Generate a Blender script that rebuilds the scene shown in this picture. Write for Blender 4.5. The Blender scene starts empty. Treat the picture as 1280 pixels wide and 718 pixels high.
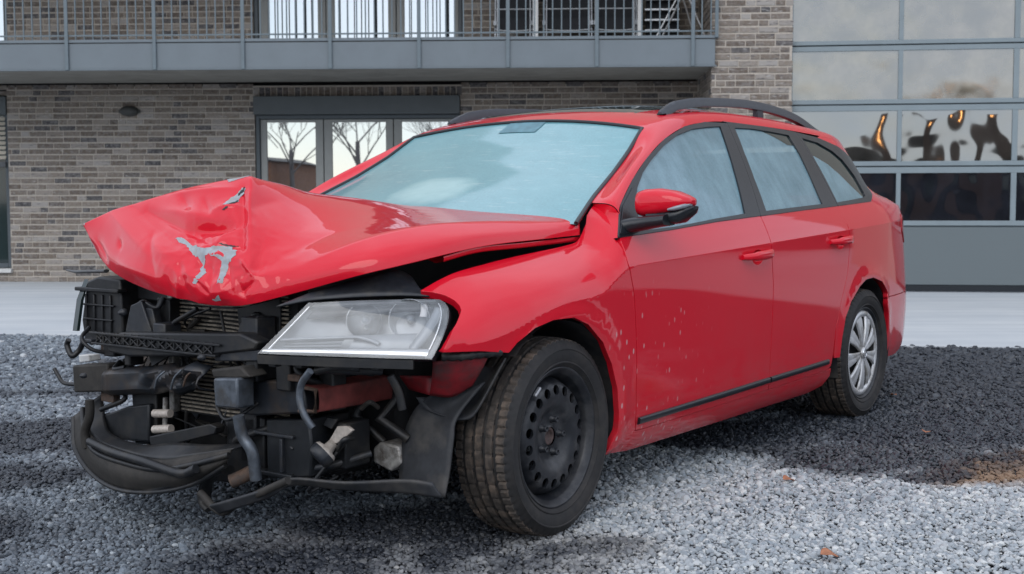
# A crash-damaged red estate car on gravel in front of a brick building.
import bpy, bmesh, math, random
import numpy as np
from mathutils import Vector, Matrix, geometry
from mathutils.bvhtree import BVHTree
R = math.radians
random.seed(7); rng = np.random.default_rng(7)
sc = bpy.context.scene

# ------------------------------------------------------------------ camera
cam_d = bpy.data.cameras.new('camera'); cam = bpy.data.objects.new('camera', cam_d)
sc.collection.objects.link(cam); sc.camera = cam
cam_d.sensor_width = 36.0; cam_d.sensor_fit = 'HORIZONTAL'
cam_d.lens = 1570.1 / 1280 * 36.0
cam_d.clip_start = 0.05; cam_d.clip_end = 2000
cam_d.dof.use_dof = True; cam_d.dof.focus_distance = 4.6; cam_d.dof.aperture_fstop = 6.3
_p, _r = 0.06975, -0.00193
_rt = Vector((1, 0, 0)); _up = Vector((0, math.sin(_p), math.cos(_p))); _fw = Vector((0, math.cos(_p), -math.sin(_p)))
_r2 = math.cos(_r) * _rt + math.sin(_r) * _up; _u2 = -math.sin(_r) * _rt + math.cos(_r) * _up
cam.matrix_world = Matrix(((_r2.x, _u2.x, -_fw.x, 0), (_r2.y, _u2.y, -_fw.y, 0), (_r2.z, _u2.z, -_fw.z, 1.07), (0, 0, 0, 1)))

# ------------------------------------------------------------------ sky and sun
SUN_EL, SUN_AZ = 40.0, 200.0          # azimuth clockwise from +Y: behind the camera, a little to the left
w = bpy.data.worlds.new('World'); sc.world = w; w.use_nodes = True
nt = w.node_tree; nt.nodes.clear()
o_ = nt.nodes.new('ShaderNodeOutputWorld'); bg = nt.nodes.new('ShaderNodeBackground')
sky = nt.nodes.new('ShaderNodeTexSky'); sky.sky_type = 'NISHITA'; sky.sun_disc = False
sky.sun_elevation = R(SUN_EL); sky.sun_rotation = R(SUN_AZ); sky.air_density = 1.0; sky.dust_density = .3; sky.ozone_density = 1.0
tc = nt.nodes.new('ShaderNodeTexCoord')
ns = nt.nodes.new('ShaderNodeTexNoise'); ns.inputs['Scale'].default_value = 2.2; ns.inputs['Detail'].default_value = 7; ns.inputs['Roughness'].default_value = .55
rmp = nt.nodes.new('ShaderNodeMapRange'); rmp.inputs['From Min'].default_value = .32; rmp.inputs['From Max'].default_value = .68
rmp.inputs['To Min'].default_value = .48; rmp.inputs['To Max'].default_value = .86
mixc = nt.nodes.new('ShaderNodeMix'); mixc.data_type = 'RGBA'
mixc.inputs['B'].default_value = (12.0, 12.7, 14.4, 1)     # the even cloud sheet over the blue sky
nt.links.new(tc.outputs['Generated'], ns.inputs['Vector']); nt.links.new(ns.outputs['Fac'], rmp.inputs['Value'])
nt.links.new(rmp.outputs['Result'], mixc.inputs['Factor']); nt.links.new(sky.outputs['Color'], mixc.inputs['A'])
nt.links.new(mixc.outputs['Result'], bg.inputs['Color']); bg.inputs['Strength'].default_value = 0.115
nt.links.new(bg.outputs['Background'], o_.inputs['Surface'])
sd = bpy.data.lights.new('sun', 'SUN'); sun = bpy.data.objects.new('sun', sd); sc.collection.objects.link(sun)
sd.energy = 1.1; sd.angle = R(44); sd.color = (1.0, .96, .9)
_az = R(SUN_AZ); _sdir = Vector((math.sin(_az) * math.cos(R(SUN_EL)), math.cos(_az) * math.cos(R(SUN_EL)), math.sin(R(SUN_EL))))
sun.rotation_euler = (-_sdir).to_track_quat('-Z', 'Y').to_euler()
sc.view_settings.view_transform = 'Standard'; sc.view_settings.look = 'None'; sc.view_settings.gamma = 1.0
sc.view_settings.exposure = 0.0; sc.view_settings.use_curve_mapping = False
sc.render.engine = 'CYCLES'
try:
    sc.cycles.use_denoising = True; sc.cycles.max_bounces = 6; sc.cycles.glossy_bounces = 4; sc.cycles.transparent_max_bounces = 8
    sc.cycles.caustics_reflective = False; sc.cycles.caustics_refractive = False
except Exception: pass

# ------------------------------------------------------------------ materials
M = {}
class NT:
    def __init__(s, name):
        m = bpy.data.materials.new(name); m.use_nodes = True; s.m = m; s.t = m.node_tree
        s.b = s.t.nodes['Principled BSDF']; M[name] = m
    def n(s, typ, **kw):
        nd = s.t.nodes.new('ShaderNode' + typ)
        for k, v in kw.items():
            if k in nd.inputs: nd.inputs[k].default_value = v
            else: setattr(nd, k, v)
        return nd
    def l(s, a, b): s.t.links.new(a, b)
    def set(s, **kw):
        for k, v in kw.items(): s.b.inputs[k.replace('_', ' ')].default_value = v
    def coord(s, which='Object', scale=(1, 1, 1)):
        t = s.n('TexCoord'); mp = s.n('Mapping'); mp.inputs['Scale'].default_value = scale
        s.l(t.outputs[which], mp.inputs['Vector']); return mp.outputs['Vector']
    def noise(s, vec, scale, detail=4, rough=.55):
        a = s.n('TexNoise', Scale=scale, Detail=detail, Roughness=rough); s.l(vec, a.inputs['Vector']); return a.outputs['Fac']
    def ramp(s, fac, lo, hi, a=0., b=1.):
        r = s.n('MapRange'); r.inputs['From Min'].default_value = lo; r.inputs['From Max'].default_value = hi
        r.inputs['To Min'].default_value = a; r.inputs['To Max'].default_value = b; s.l(fac, r.inputs['Value']); return r.outputs['Result']
    def mix(s, fac, a, b):
        x = s.n('Mix', data_type='RGBA')
        if hasattr(fac, 'is_output'): s.l(fac, x.inputs['Factor'])
        else: x.inputs['Factor'].default_value = fac
        for v, k in ((a, 'A'), (b, 'B')):
            sock = [i for i in x.inputs if i.name == k and i.type == 'RGBA'][0]
            if hasattr(v, 'is_output'): s.l(v, sock)
            else: sock.default_value = (*v, 1)
        return [o for o in x.outputs if o.type == 'RGBA'][0]
    def math(s, op, a, b=0.):
        x = s.n('Math', operation=op)
        for v, i in ((a, 0), (b, 1)):
            if hasattr(v, 'is_output'): s.l(v, x.inputs[i])
            else: x.inputs[i].default_value = v
        return x.outputs[0]
    def bump(s, h, strength=.3, dist=.01):
        bp = s.n('Bump', Strength=strength, Distance=dist); s.l(h, bp.inputs['Height']); s.l(bp.outputs['Normal'], s.b.inputs['Normal']); return bp

def simple(name, col, rough=.6, var=.25, scale=30, metal=0., bump=.15, bd=.002, dirt=None, dscale=6, **kw):
    t = NT(name); v = t.coord(); f = t.noise(v, scale, 5)
    c = t.mix(t.ramp(f, .3, .7), tuple(x * (1 - var) for x in col), tuple(min(1, x * (1 + var)) for x in col))
    if dirt:
        f2 = t.noise(v, dscale, 7, .65); c = t.mix(t.ramp(f2, .48, .66), c, dirt)
    t.l(c, t.b.inputs['Base Color']); t.set(Roughness=rough, Metallic=metal)
    for k, x in kw.items(): t.b.inputs[k].default_value = x
    if bump: t.bump(f, bump, bd)
    return t

def paint(name, dirt=True):
    t = NT(name); v = t.coord()
    base = (.64, .003, .019)
    sep = t.n('SeparateXYZ'); t.l(v, sep.inputs[0])
    f = t.noise(v, 5, 5, .6)
    low = t.ramp(sep.outputs['Z'], .75, .22)                                # road grime, more of it lower down
    grime = t.math('MULTIPLY', low, t.ramp(f, .35, .75, .04, .26))
    fine = t.ramp(t.noise(v, 160, 3, .7), .45, .8, .0, .035)
    grime = t.math('ADD', grime, fine)
    c = t.mix(grime, base, (.36, .13, .13))
    # salt splashes on the front door and the wing behind the front wheel
    vo = t.n('TexVoronoi', Scale=1.0); mp = t.coord('Object', (42, 1, 22)); t.l(mp, vo.inputs['Vector'])
    spot = t.ramp(vo.outputs['Distance'], .26, .14)
    keep = t.ramp(t.n('SeparateColor').outputs[0], 0, 1)
    sc_ = t.n('SeparateColor'); t.l(vo.outputs['Color'], sc_.inputs[0]); keep = t.ramp(sc_.outputs[0], .40, .48)
    reg = t.math('MULTIPLY', t.math('MULTIPLY', t.ramp(sep.outputs['X'], -1.05, -.55), t.ramp(sep.outputs['X'], -.22, -.30)),
                 t.math('MULTIPLY', t.ramp(sep.outputs['Z'], .80, .66), t.ramp(t.noise(v, 9, 3), .38, .52)))
    reg = t.math('MULTIPLY', reg, t.ramp(sep.outputs['Y'], .5, .6))
    c = t.mix(t.math('MULTIPLY', t.math('MULTIPLY', spot, keep), t.math('MULTIPLY', reg, .62)), c, (.60, .46, .46))
    band = t.math('MULTIPLY', t.ramp(sep.outputs['Z'], .46, .24), t.ramp(t.noise(t.coord('Object', (3, 3, 14)), 4, 5, .65), .42, .72, 0, .34)); c = t.mix(band, c, (.26, .10, .095))
    t.l(c, t.b.inputs['Base Color'])
    t.set(Roughness=.5, Specular_IOR_Level=.12, Coat_Weight=.85, Coat_Roughness=.035, Coat_IOR=1.5)
    cr = t.math('ADD', .03, t.math('MULTIPLY', grime, .55)); t.l(cr, t.b.inputs['Coat Roughness'])
    # orange peel
    bp = t.bump(t.noise(v, 55, 2), .03, .004)
    return t
paint('red_paint')
t = paint('dented_red_paint')
v = t.coord(); bp = t.bump(t.noise(v, 6.0, 2, .5), .10, .02); t.l(bp.outputs['Normal'], t.b.inputs['Coat Normal'])
t = simple('primer', (.31, .35, .375), .55, .2, 60, bump=.3, dirt=(.3, .29, .28), dscale=40)
simple('black_trim', (.012, .015, .019), .3, .2, 120)
simple('black_plastic', (.009, .010, .012), .5, .3, 40, dirt=(.03, .027, .023), dscale=9)
simple('duct_plastic', (.010, .012, .015), .45, .3, 30, dirt=(.028, .027, .026), dscale=7)
simple('grey_plastic', (.020, .023, .029), .48, .25, 50, dirt=(.05, .047, .043), dscale=12)
simple('liner_plastic', (.025, .027, .031), .62, .3, 25, dirt=(.075, .07, .064), dscale=5)
simple('beam_steel', (.014, .017, .022), .4, .3, 25, dirt=(.035, .026, .02), dscale=11, metal=.0)
simple('worn_plastic', (.021, .019, .0165), .75, .25, 70, dirt=(.04, .035, .03), dscale=9, bump=.5)
simple('scraped_steel', (.10, .115, .135), .42, .35, 35, metal=.5, dirt=(.07, .065, .06), dscale=14)
simple('rusty_steel', (.085, .052, .036), .8, .4, 60, dirt=(.06, .05, .045), dscale=20)
simple('rail_paint', (.17, .035, .03), .6, .4, 20, dirt=(.045, .03, .027), dscale=7)
simple('flange_paint', (.25, .012, .018), .5, .3, 25, dirt=(.09, .035, .035), dscale=10)
simple('aluminium', (.33, .32, .30), .55, .3, 60, metal=.4, dirt=(.12, .1, .085), dscale=25)
simple('fitting_metal', (.48, .43, .38), .5, .2, 80, metal=.2)
simple('radiator_fin', (.30, .26, .205), .6, .4, 130, metal=.3, dirt=(.06, .052, .045), dscale=18)
simple('white_plastic', (.7, .7, .68), .5, .1, 40)
simple('engine_dark', (.008, .008, .009), .8, .4, 20)
simple('underbody', (.015, .014, .014), .9, .4, 20)
simple('tyre_rubber', (.016, .0155, .016), .72, .25, 60, dirt=(.036, .032, .029), dscale=10)
simple('muddy_tread', (.050, .042, .036), .85, .4, 50, dirt=(.16, .12, .092), dscale=13)
simple('steel_wheel', (.012, .014, .018), .42, .35, 30, dirt=(.05, .05, .052), dscale=12)
simple('hub_rust', (.07, .045, .04), .7, .4, 60)
simple('wheel_weight', (.45, .46, .48), .5, .1, 50, metal=.5)
simple('hubcap_silver', (.64, .65, .66), .36, .12, 12, metal=.45, dirt=(.36, .34, .31), dscale=14)
simple('rail_satin', (.030, .036, .046), .40, .15, 60)
simple('reflector_chrome', (.80, .82, .84), .22, .05, 30, metal=1.0, bump=.0)
simple('lamp_bezel', (.26, .29, .325), .3, .1, 20, metal=.2, bump=.0)
simple('lamp_black', (.03, .035, .042), .35, .2, 30)
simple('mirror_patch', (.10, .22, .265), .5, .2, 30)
simple('red_lens', (.30, .006, .01), .15, .1, 20)
simple('plate_white', (.7, .7, .7), .5, .05, 20)
simple('rope_grey', (.10, .105, .11), .7, .2, 30)
# glass
t = NT('lamp_lens'); nt_ = t.t
gl = t.n('BsdfGlossy', Roughness=.06); tr = t.n('BsdfTransparent'); df = t.n('BsdfDiffuse', Color=(.74, .79, .82, 1))
lw = t.n('LayerWeight', Blend=.35); m1 = t.n('MixShader'); m2 = t.n('MixShader')
hz = t.ramp(t.noise(t.coord(), 14, 4), .3, .7, .08, .22)
t.l(hz, m1.inputs[0]); t.l(tr.outputs[0], m1.inputs[1]); t.l(df.outputs[0], m1.inputs[2])
t.l(t.ramp(lw.outputs['Fresnel'], 0, 1, .03, .55), m2.inputs[0]); t.l(m1.outputs[0], m2.inputs[1]); t.l(gl.outputs[0], m2.inputs[2])
t.l(m2.outputs[0], nt_.nodes['Material Output'].inputs['Surface'])

def frost_glass(name, frost, lo, hi, scrape=False):
    t = NT(name); v = t.coord(); nt_ = t.t
    f1 = t.noise(v, 130, 4, .7); f2 = t.noise(v, 4, 4, .6)
    c = t.mix(t.ramp(f1, .3, .7), tuple(x * .84 for x in frost), tuple(min(1, x * 1.12) for x in frost))
    c = t.mix(t.ramp(f2, .35, .7, 0, .45), c, tuple(min(1, x * 1.25 + .03) for x in frost))
    vv = t.coord('Object', (3, 1.2, 22)); s = t.noise(vv, 6, 3, .6)
    if scrape: c = t.mix(t.ramp(s, .60, .70, 0, .30), c, (.50, .62, .62))     # wiped streaks
    t.l(c, t.b.inputs['Base Color']); t.set(Roughness=.42, Coat_Weight=.9, Coat_Roughness=.07)
    t.bump(f1, .22, .002)
    tr = t.n('BsdfTransparent', Color=(.72, .86, .84, 1)); mx = t.n('MixShader')
    vs = t.coord('Object', (6, 4, 2.0)); st = t.noise(vs, 3, 4, .6)                  # run marks in the condensation
    t.l(t.ramp(t.math('ADD', t.math('MULTIPLY', f2, .6), t.math('MULTIPLY', st, .4)), .36, .62, lo, hi), mx.inputs[0])
    t.l(t.b.outputs[0], mx.inputs[1]); t.l(tr.outputs[0], mx.inputs[2]); t.l(mx.outputs[0], nt_.nodes['Material Output'].inputs['Surface'])
    return t
t = frost_glass('frosted_windscreen', (.140, .345, .385), .02, .12, True)
v = t.coord(); sp = t.n('SeparateXYZ'); t.l(v, sp.inputs[0])     # pale patch low on the passenger side (car space)
dx = t.math('DIVIDE', t.math('ADD', sp.outputs['X'], .40), .13); dy = t.math('DIVIDE', t.math('ADD', sp.outputs['Y'], -.02), .17)
rr = t.math('ADD', t.math('POWER', t.math('ABSOLUTE', dx), 3.), t.math('POWER', t.math('ABSOLUTE', dy), 3.))
rr = t.math('ADD', rr, t.math('MULTIPLY', t.noise(v, 12, 3), .9))
old = t.b.inputs['Base Color'].links[0].from_socket
t.l(t.mix(t.ramp(rr, 1.7, .5, 0, .75), old, (.45, .68, .68)), t.b.inputs['Base Color'])
frost_glass('fogged_glass', (.205, .365, .43), .14, .42)
simple('seat_cloth', (.035, .038, .042), .9, .2, 90)
t = NT('dark_glass'); v = t.coord(); t.set(Base_Color=(.018, .032, .032, 1), Roughness=.05, Coat_Weight=.3)
# building
t = NT('brick'); oi = t.n('ObjectInfo'); at = t.n('Attribute', attribute_name='rnd')
r_ = t.math('FRACT', t.math('ADD', oi.outputs['Random'], at.outputs['Fac']))
cr = t.n('ValToRGB'); e = cr.color_ramp.elements
e[0].position = 0; e[0].color = (.050, .047, .050, 1); e[1].position = 1; e[1].color = (.33, .305, .28, 1)
for p, c in ((.10, (.080, .073, .072, 1)), (.14, (.122, .094, .073, 1)), (.50, (.172, .138, .108, 1)), (.8, (.24, .20, .162, 1))):
    q = e.new(p); q.color = c
t.l(r_, cr.inputs[0])
def brick_coord(scale):
    a = t.n('TexCoord'); s_ = t.n('VectorMath', operation='SCALE'); s_.inputs['Scale'].default_value = 3.17; t.l(oi.outputs['Location'], s_.inputs[0])
    b = t.n('VectorMath', operation='ADD'); t.l(a.outputs['Object'], b.inputs[0]); t.l(s_.outputs[0], b.inputs[1]); mp = t.n('Mapping'); mp.inputs['Scale'].default_value = scale; t.l(b.outputs[0], mp.inputs['Vector']); return mp.outputs['Vector']
v = brick_coord((1, 1, 1)); f = t.noise(v, 26, 6, .65)
vv = brick_coord((5, 5, 22)); f3 = t.noise(vv, 2.2, 4, .6)
c = t.mix(t.ramp(f, .40, .70, 0, .5), cr.outputs[0], (.33, .315, .305))
c = t.mix(t.ramp(f3, .55, .68, 0, .75), c, (.06, .058, .064)); f5 = t.noise(vv, 3.1, 3, .5); c = t.mix(t.ramp(f5, .60, .74, 0, .7), c, (.50, .49, .47))
t.l(c, t.b.inputs['Base Color']); t.set(Roughness=.9); t.bump(f, .5, .004)
simple('mortar', (.44, .395, .34), .95, .15, 50, bump=.4)
simple('cladding', (.155, .185, .205), .55, .06, 4, bump=.0, dirt=(.14, .165, .185), dscale=2)
simple('cladding_dark', (.085, .098, .104), .55, .08, 4, bump=.0)
simple('soffit_board', (.25, .24, .215), .85, .12, 5, bump=.0, dirt=(.2, .19, .17), dscale=2)
simple('rail_steel', (.13, .165, .185), .5, .08, 20, bump=.0)
simple('window_frame', (.27, .275, .26), .5, .05, 10, bump=.0)
simple('window_frame_dark', (.07, .085, .095), .5, .05, 10, bump=.0)
simple('garage_frame', (.21, .255, .275), .45, .05, 6, bump=.0)
simple('garage_panel', (.125, .15, .158), .6, .05, 300, bump=.12, bd=.001)
simple('blind_slat', (.62, .57, .47), .6, .06, 10, bump=.0)
simple('sill_stone', (.6, .6, .58), .8, .08, 30)
simple('lamp_dark', (.05, .052, .05), .6, .1, 20)
simple('white_paint', (.72, .73, .72), .5, .05, 10)
simple('chair_fabric', (.018, .02, .024), .9, .2, 200)
simple('chair_tube', (.36, .38, .40), .4, .1, 40, metal=.5)
simple('lounger_aluminium', (.62, .63, .64), .35, .1, 40, metal=.6)
def pane(name, refl, body, wob, sc_, rough=.01):
    t = NT(name); nt_ = t.t; v = t.coord(); oi = t.n('ObjectInfo')
    ad = t.n('VectorMath', operation='ADD'); t.l(v, ad.inputs[0])
    mm = t.n('VectorMath', operation='SCALE'); mm.inputs[0].default_value = (37, 11, 53); t.l(oi.outputs['Random'], mm.inputs['Scale']); t.l(mm.outputs[0], ad.inputs[1])
    gl = t.n('BsdfGlossy', Roughness=rough, Color=(.92, .95, .95, 1)); df = t.n('BsdfDiffuse', Color=(*body, 1)); mx = t.n('MixShader')
    if wob: t.l(t.mix(t.ramp(t.noise(ad.outputs[0], 2.6, 3, .6), .35, .7), body, tuple(q * 2.6 for q in body)), df.inputs['Color'])  # patchy diffuse tint imitates the swirl of warped reflections
    if wob:
        a = t.n('TexNoise', Scale=sc_, Detail=1.0, Roughness=.4); t.l(ad.outputs[0], a.inputs['Vector'])
        bp = t.n('Bump', Strength=1.0, Distance=wob); t.l(a.outputs['Fac'], bp.inputs['Height'])
        t.l(bp.outputs['Normal'], gl.inputs['Normal'])
    mx.inputs[0].default_value = refl
    t.l(df.outputs[0], mx.inputs[1]); t.l(gl.outputs[0], mx.inputs[2]); t.l(mx.outputs[0], nt_.nodes['Material Output'].inputs['Surface'])
pane('house_glass', .72, (.05, .055, .06), .0006, 1.2)
pane('garage_glass', .27, (.018, .017, .015), .011, 1.9, .03)
pane('garage_glass_low', .27, (.007, .008, .011), .010, 2.0, .03)
pane('garage_glass_sky_tint', .24, (.075, .062, .042), .016, 2.2, .10)  # upper rows: beige of the reflected sky painted into the body colour
# ground
t = NT('gravel_bed'); v = t.coord(); f = t.noise(v, 60, 5, .7)
t.l(t.mix(t.ramp(f, .3, .7), (.018, .020, .026), (.06, .064, .075)), t.b.inputs['Base Color']); t.set(Roughness=.95); t.bump(f, .8, .02)
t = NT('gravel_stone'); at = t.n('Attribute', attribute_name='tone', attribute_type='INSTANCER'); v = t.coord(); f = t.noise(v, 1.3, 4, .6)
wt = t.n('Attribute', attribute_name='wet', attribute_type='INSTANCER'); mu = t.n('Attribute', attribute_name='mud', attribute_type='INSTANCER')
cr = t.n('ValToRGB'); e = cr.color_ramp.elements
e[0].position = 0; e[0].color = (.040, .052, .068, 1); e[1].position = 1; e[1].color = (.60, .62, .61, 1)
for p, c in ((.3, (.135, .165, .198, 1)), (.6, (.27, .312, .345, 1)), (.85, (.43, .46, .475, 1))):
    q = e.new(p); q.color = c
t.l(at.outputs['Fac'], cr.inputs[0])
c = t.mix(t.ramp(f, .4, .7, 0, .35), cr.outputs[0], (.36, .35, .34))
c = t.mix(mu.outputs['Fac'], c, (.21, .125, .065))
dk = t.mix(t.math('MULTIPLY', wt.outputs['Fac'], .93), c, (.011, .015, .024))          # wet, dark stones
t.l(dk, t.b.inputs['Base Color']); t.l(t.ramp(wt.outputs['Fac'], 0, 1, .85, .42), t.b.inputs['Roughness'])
t = NT('concrete'); v = t.coord(); f = t.noise(v, 1.2, 6, .6); vv = t.coord('Object', (.25, 3.0, 1)); f2 = t.noise(vv, 1.5, 4, .6); f4 = t.noise(v, 60, 4)
c = t.mix(t.ramp(f, .3, .7), (.46, .495, .52), (.55, .575, .585)); c = t.mix(t.ramp(f2, .40, .66, 0, .6), c, (.38, .415, .445))
c = t.mix(t.ramp(f4, .6, .8, 0, .3), c, (.4, .4, .4))
t.l(c, t.b.inputs['Base Color']); t.set(Roughness=.9); t.bump(f4, .15, .003)
simple('leaf_brown', (.38, .16, .085), .8, .3, 40)
simple('sand_patch', (.22, .14, .075), .95, .35, 25, bump=.6, bd=.01, dirt=(.07, .045, .03), dscale=5)
simple('bark', (.16, .145, .14), .9, .3, 30)
simple('far_brick', (.22, .105, .06), .9, .3, 8)
simple('pier_brick', (.085, .048, .036), .9, .3, 8)
simple('far_render', (.028, .026, .030), .9, .2, 4)
simple('far_roof', (.03, .028, .03), .8, .2, 6)
simple('hedge_leaf', (.035, .045, .025), .8, .4, 12)
t = NT('lamp_glow'); t.set(Base_Color=(.8, .4, .15, 1), Emission_Color=(1, .45, .14, 1), Emission_Strength=14.0)
# ------------------------------------------------------------------ helpers
COL = sc.collection
def empty(name, loc=(0, 0, 0), rz=0., label=None, cat=None, group=None, parent=None):
    o = bpy.data.objects.new(name, None); COL.objects.link(o); o.location = loc; o.rotation_euler = (0, 0, rz); o.empty_display_size = .1
    if parent: o.parent = parent
    return tag(o, label, cat, group)
def tag(o, label=None, cat=None, group=None, kind=None):
    for k, v in (('label', label), ('category', cat), ('group', group), ('kind', kind)):
        if v: o[k] = v
    return o
def link(name, me, parent=None, mat=None):
    o = bpy.data.objects.new(name, me); COL.objects.link(o)
    if parent: o.parent = parent
    if mat and not me.materials: me.materials.append(M[mat])
    return o
def copy(o, parent=None, **kw):
    c = o.copy(); COL.objects.link(c)
    if parent is not None: c.parent = parent
    return c
def copy_tree(o, parent=None):
    c = copy(o, parent)
    for ch in list(o.children): copy_tree(ch, c)
    return c
class MB:
    """collects verts and faces, becomes one mesh"""
    def __init__(s): s.v = []; s.f = []; s.sm = []; s.nrm = {}
    def add(s, vs, fs, smooth=False, nr=None):
        b = len(s.v); s.v += [tuple(map(float, p)) for p in vs]
        s.f += [tuple(b + i for i in f) for f in fs]; s.sm += [smooth] * len(fs)
        if nr is not None:
            for i, n in enumerate(nr): s.nrm[b + i] = n
        return s
    def box(s, a, b):
        (x0, y0, z0), (x1, y1, z1) = a, b
        return s.add([(x0, y0, z0), (x1, y0, z0), (x1, y1, z0), (x0, y1, z0), (x0, y0, z1), (x1, y0, z1), (x1, y1, z1), (x0, y1, z1)],
                     [(0, 3, 2, 1), (4, 5, 6, 7), (0, 1, 5, 4), (1, 2, 6, 5), (2, 3, 7, 6), (3, 0, 4, 7)])
    def grid(s, rows, smooth=True, close=False, flip=False):
        n = len(rows); m = len(rows[0]); vs = [p for r in rows for p in r]; fs = []
        for i in range(n - 1):
            for j in range(m if close else m - 1):
                q = (i * m + j, i * m + (j + 1) % m, (i + 1) * m + (j + 1) % m, (i + 1) * m + j)
                fs.append(q[::-1] if flip else q)
        return s.add(vs, fs, smooth)
    def tube(s, pts, r, n=10, cap=True, sq=1.0):
        pts = [Vector(p) for p in pts]; rows = []; rs = r if hasattr(r, '__len__') else [r] * len(pts); up = None
        for i, p in enumerate(pts):
            d = (pts[min(i + 1, len(pts) - 1)] - pts[max(i - 1, 0)]).normalized()
            if up is None: up = Vector((0, 0, 1)) if abs(d.z) < .9 else Vector((1, 0, 0))
            a = d.cross(up).normalized(); b = a.cross(d).normalized(); up = b
            rows.append([p + rs[i] * (math.cos(2 * math.pi * k / n) * a + sq * math.sin(2 * math.pi * k / n) * b) for k in range(n)])
        s.grid(rows, True, True)
        if cap:
            for rw, fl in ((rows[0], False), (rows[-1], True)):
                s.add(rw, [tuple(range(n)) if fl else tuple(range(n))[::-1]])
        return s
    def prism(s, poly, fn, d0, d1):
        """poly in 2-D, fn(p, d) -> 3-D"""
        n = len(poly); vs = [fn(p, d0) for p in poly] + [fn(p, d1) for p in poly]
        return s.add(vs, [tuple(range(n)), tuple(range(2 * n - 1, n - 1, -1))] + [(i, i + n, (i + 1) % n + n, (i + 1) % n) for i in range(n)])
    def lathe(s, prof, n=48, axis='y', smooth=True, ang=None):
        rows = []
        for k in range(n + (0 if ang is None else 1)):
            t = 2 * math.pi * k / n if ang is None else ang[0] + (ang[1] - ang[0]) * k / n
            c, sn = math.cos(t), math.sin(t)
            rows.append([(r * c, a, r * sn) if axis == 'y' else (r * c, r * sn, a) for r, a in prof])
        if ang is None: rows.append(rows[0])
        return s.grid(rows, smooth)
    def mesh(s, name, mat=None, fix=True, merge=0):
        me = bpy.data.meshes.new(name); me.from_pydata(s.v, [], s.f)
        me.polygons.foreach_set('use_smooth', s.sm)
        if fix and not s.nrm:
            bm = bmesh.new(); bm.from_mesh(me)
            if merge: bmesh.ops.remove_doubles(bm, verts=bm.verts, dist=merge)
            bmesh.ops.recalc_face_normals(bm, faces=bm.faces); bm.to_mesh(me); bm.free()
        me.update()
        if s.nrm:
            ns = [s.nrm.get(i, (0, 0, 0)) for i in range(len(s.v))]
            me.normals_split_custom_set_from_vertices(ns)
        if mat: me.materials.append(M[mat])
        return me
    def obj(s, name, mat, parent=None, bevel=0, **kw):
        o = link(name, s.mesh(name, mat, **kw), parent)
        if bevel:
            b = o.modifiers.new('bevel', 'BEVEL'); b.width = bevel; b.segments = 2; b.limit_method = 'ANGLE'; b.angle_limit = R(40)
            for p in o.data.polygons: p.use_smooth = True
            try: o.data.set_sharp_from_angle(angle=R(35))
            except Exception: pass
        return o
def spline(pts, n=8):
    """Catmull-Rom through 3-D points"""
    P = [np.array(p, float) for p in pts]; P = [2 * P[0] - P[1]] + P + [2 * P[-1] - P[-2]]; out = []
    for i in range(1, len(P) - 2):
        for k in range(n):
            t = k / n; a, b, c, d = P[i - 1:i + 3]
            out.append(.5 * (2 * b + (c - a) * t + (2 * a - 5 * b + 4 * c - d) * t * t + (3 * b - a - 3 * c + d) * t ** 3))
    out.append(P[-2]); return [tuple(p) for p in out]
def dens(poly, step, closed=True):
    out = []; n = len(poly)
    for i in range(n if closed else n - 1):
        a = np.array(poly[i], float); b = np.array(poly[(i + 1) % n], float); k = max(1, int(np.ceil(np.linalg.norm(b - a) / step)))
        out += [tuple(a + (b - a) * j / k) for j in range(k)]
    if not closed: out.append(tuple(poly[-1]))
    return out
def inside(p, poly):
    x, y = p; r = False; j = len(poly) - 1
    for i in range(len(poly)):
        xi, yi = poly[i]; xj, yj = poly[j]
        if (yi > y) != (yj > y) and x < (xj - xi) * (y - yi) / (yj - yi) + xi: r = not r
        j = i
    return r
def edge_dist(p, segA, segB):
    d = segB - segA; t = np.clip(((p - segA) * d).sum(1) / np.maximum((d * d).sum(1), 1e-12), 0, 1)
    return np.sqrt((((segA + d * t[:, None]) - p) ** 2).sum(1)).min()
def tri2d(outer, holes=(), step=.05, bstep=.02, extra=(), lines=()):
    """triangulate a polygon with holes, with inner points; returns verts2d, tris, loops"""
    loops = [dens(outer, bstep)] + [dens(h, bstep) for h in holes]; vs = []; es = []; lp = []
    for L in loops:
        b = len(vs); vs += L; n = len(L); es += [(b + i, b + (i + 1) % n) for i in range(n)]; lp.append([b + i for i in range(n)])
    A = np.array([vs[a] for a, b in es]); B = np.array([vs[b] for a, b in es]); ou = np.array(loops[0])
    x0, y0 = ou.min(0); x1, y1 = ou.max(0); ins = lambda p: inside(p, loops[0]) and not any(inside(p, h) for h in loops[1:])
    cand = [(x, y) for x in np.arange(x0 + step / 2, x1, step) for y in np.arange(y0 + step / 2, y1, step)] + list(extra)
    for p in cand:
        if ins(p) and edge_dist(np.array(p), A, B) > min(step, .02) * .45 and not (lines and abs(p[1] - float(zc(p[0]))) < .03): vs.append(tuple(p))
    for ln in lines:
        prev = None
        for p in ln:
            if ins(p) and edge_dist(np.array(p), A, B) > .007:
                vs.append(tuple(p)); k = len(vs) - 1
                if prev is not None: es.append((prev, k))
                prev = k
            else: prev = None
    r = geometry.delaunay_2d_cdt([Vector(p) for p in vs], es, [], 0, 1e-6)
    ov, of, src = r[0], r[2], r[3]
    v2 = [tuple(p) for p in ov]; idx = {}
    for k, sl in enumerate(src):
        for q in sl: idx[q] = k
    tris = []
    for f in of:
        c = (sum(v2[i][0] for i in f) / len(f), sum(v2[i][1] for i in f) / len(f))
        if ins(c): tris.append(tuple(f))
    return v2, tris, [[idx[i] for i in L] for L in lp]
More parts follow.
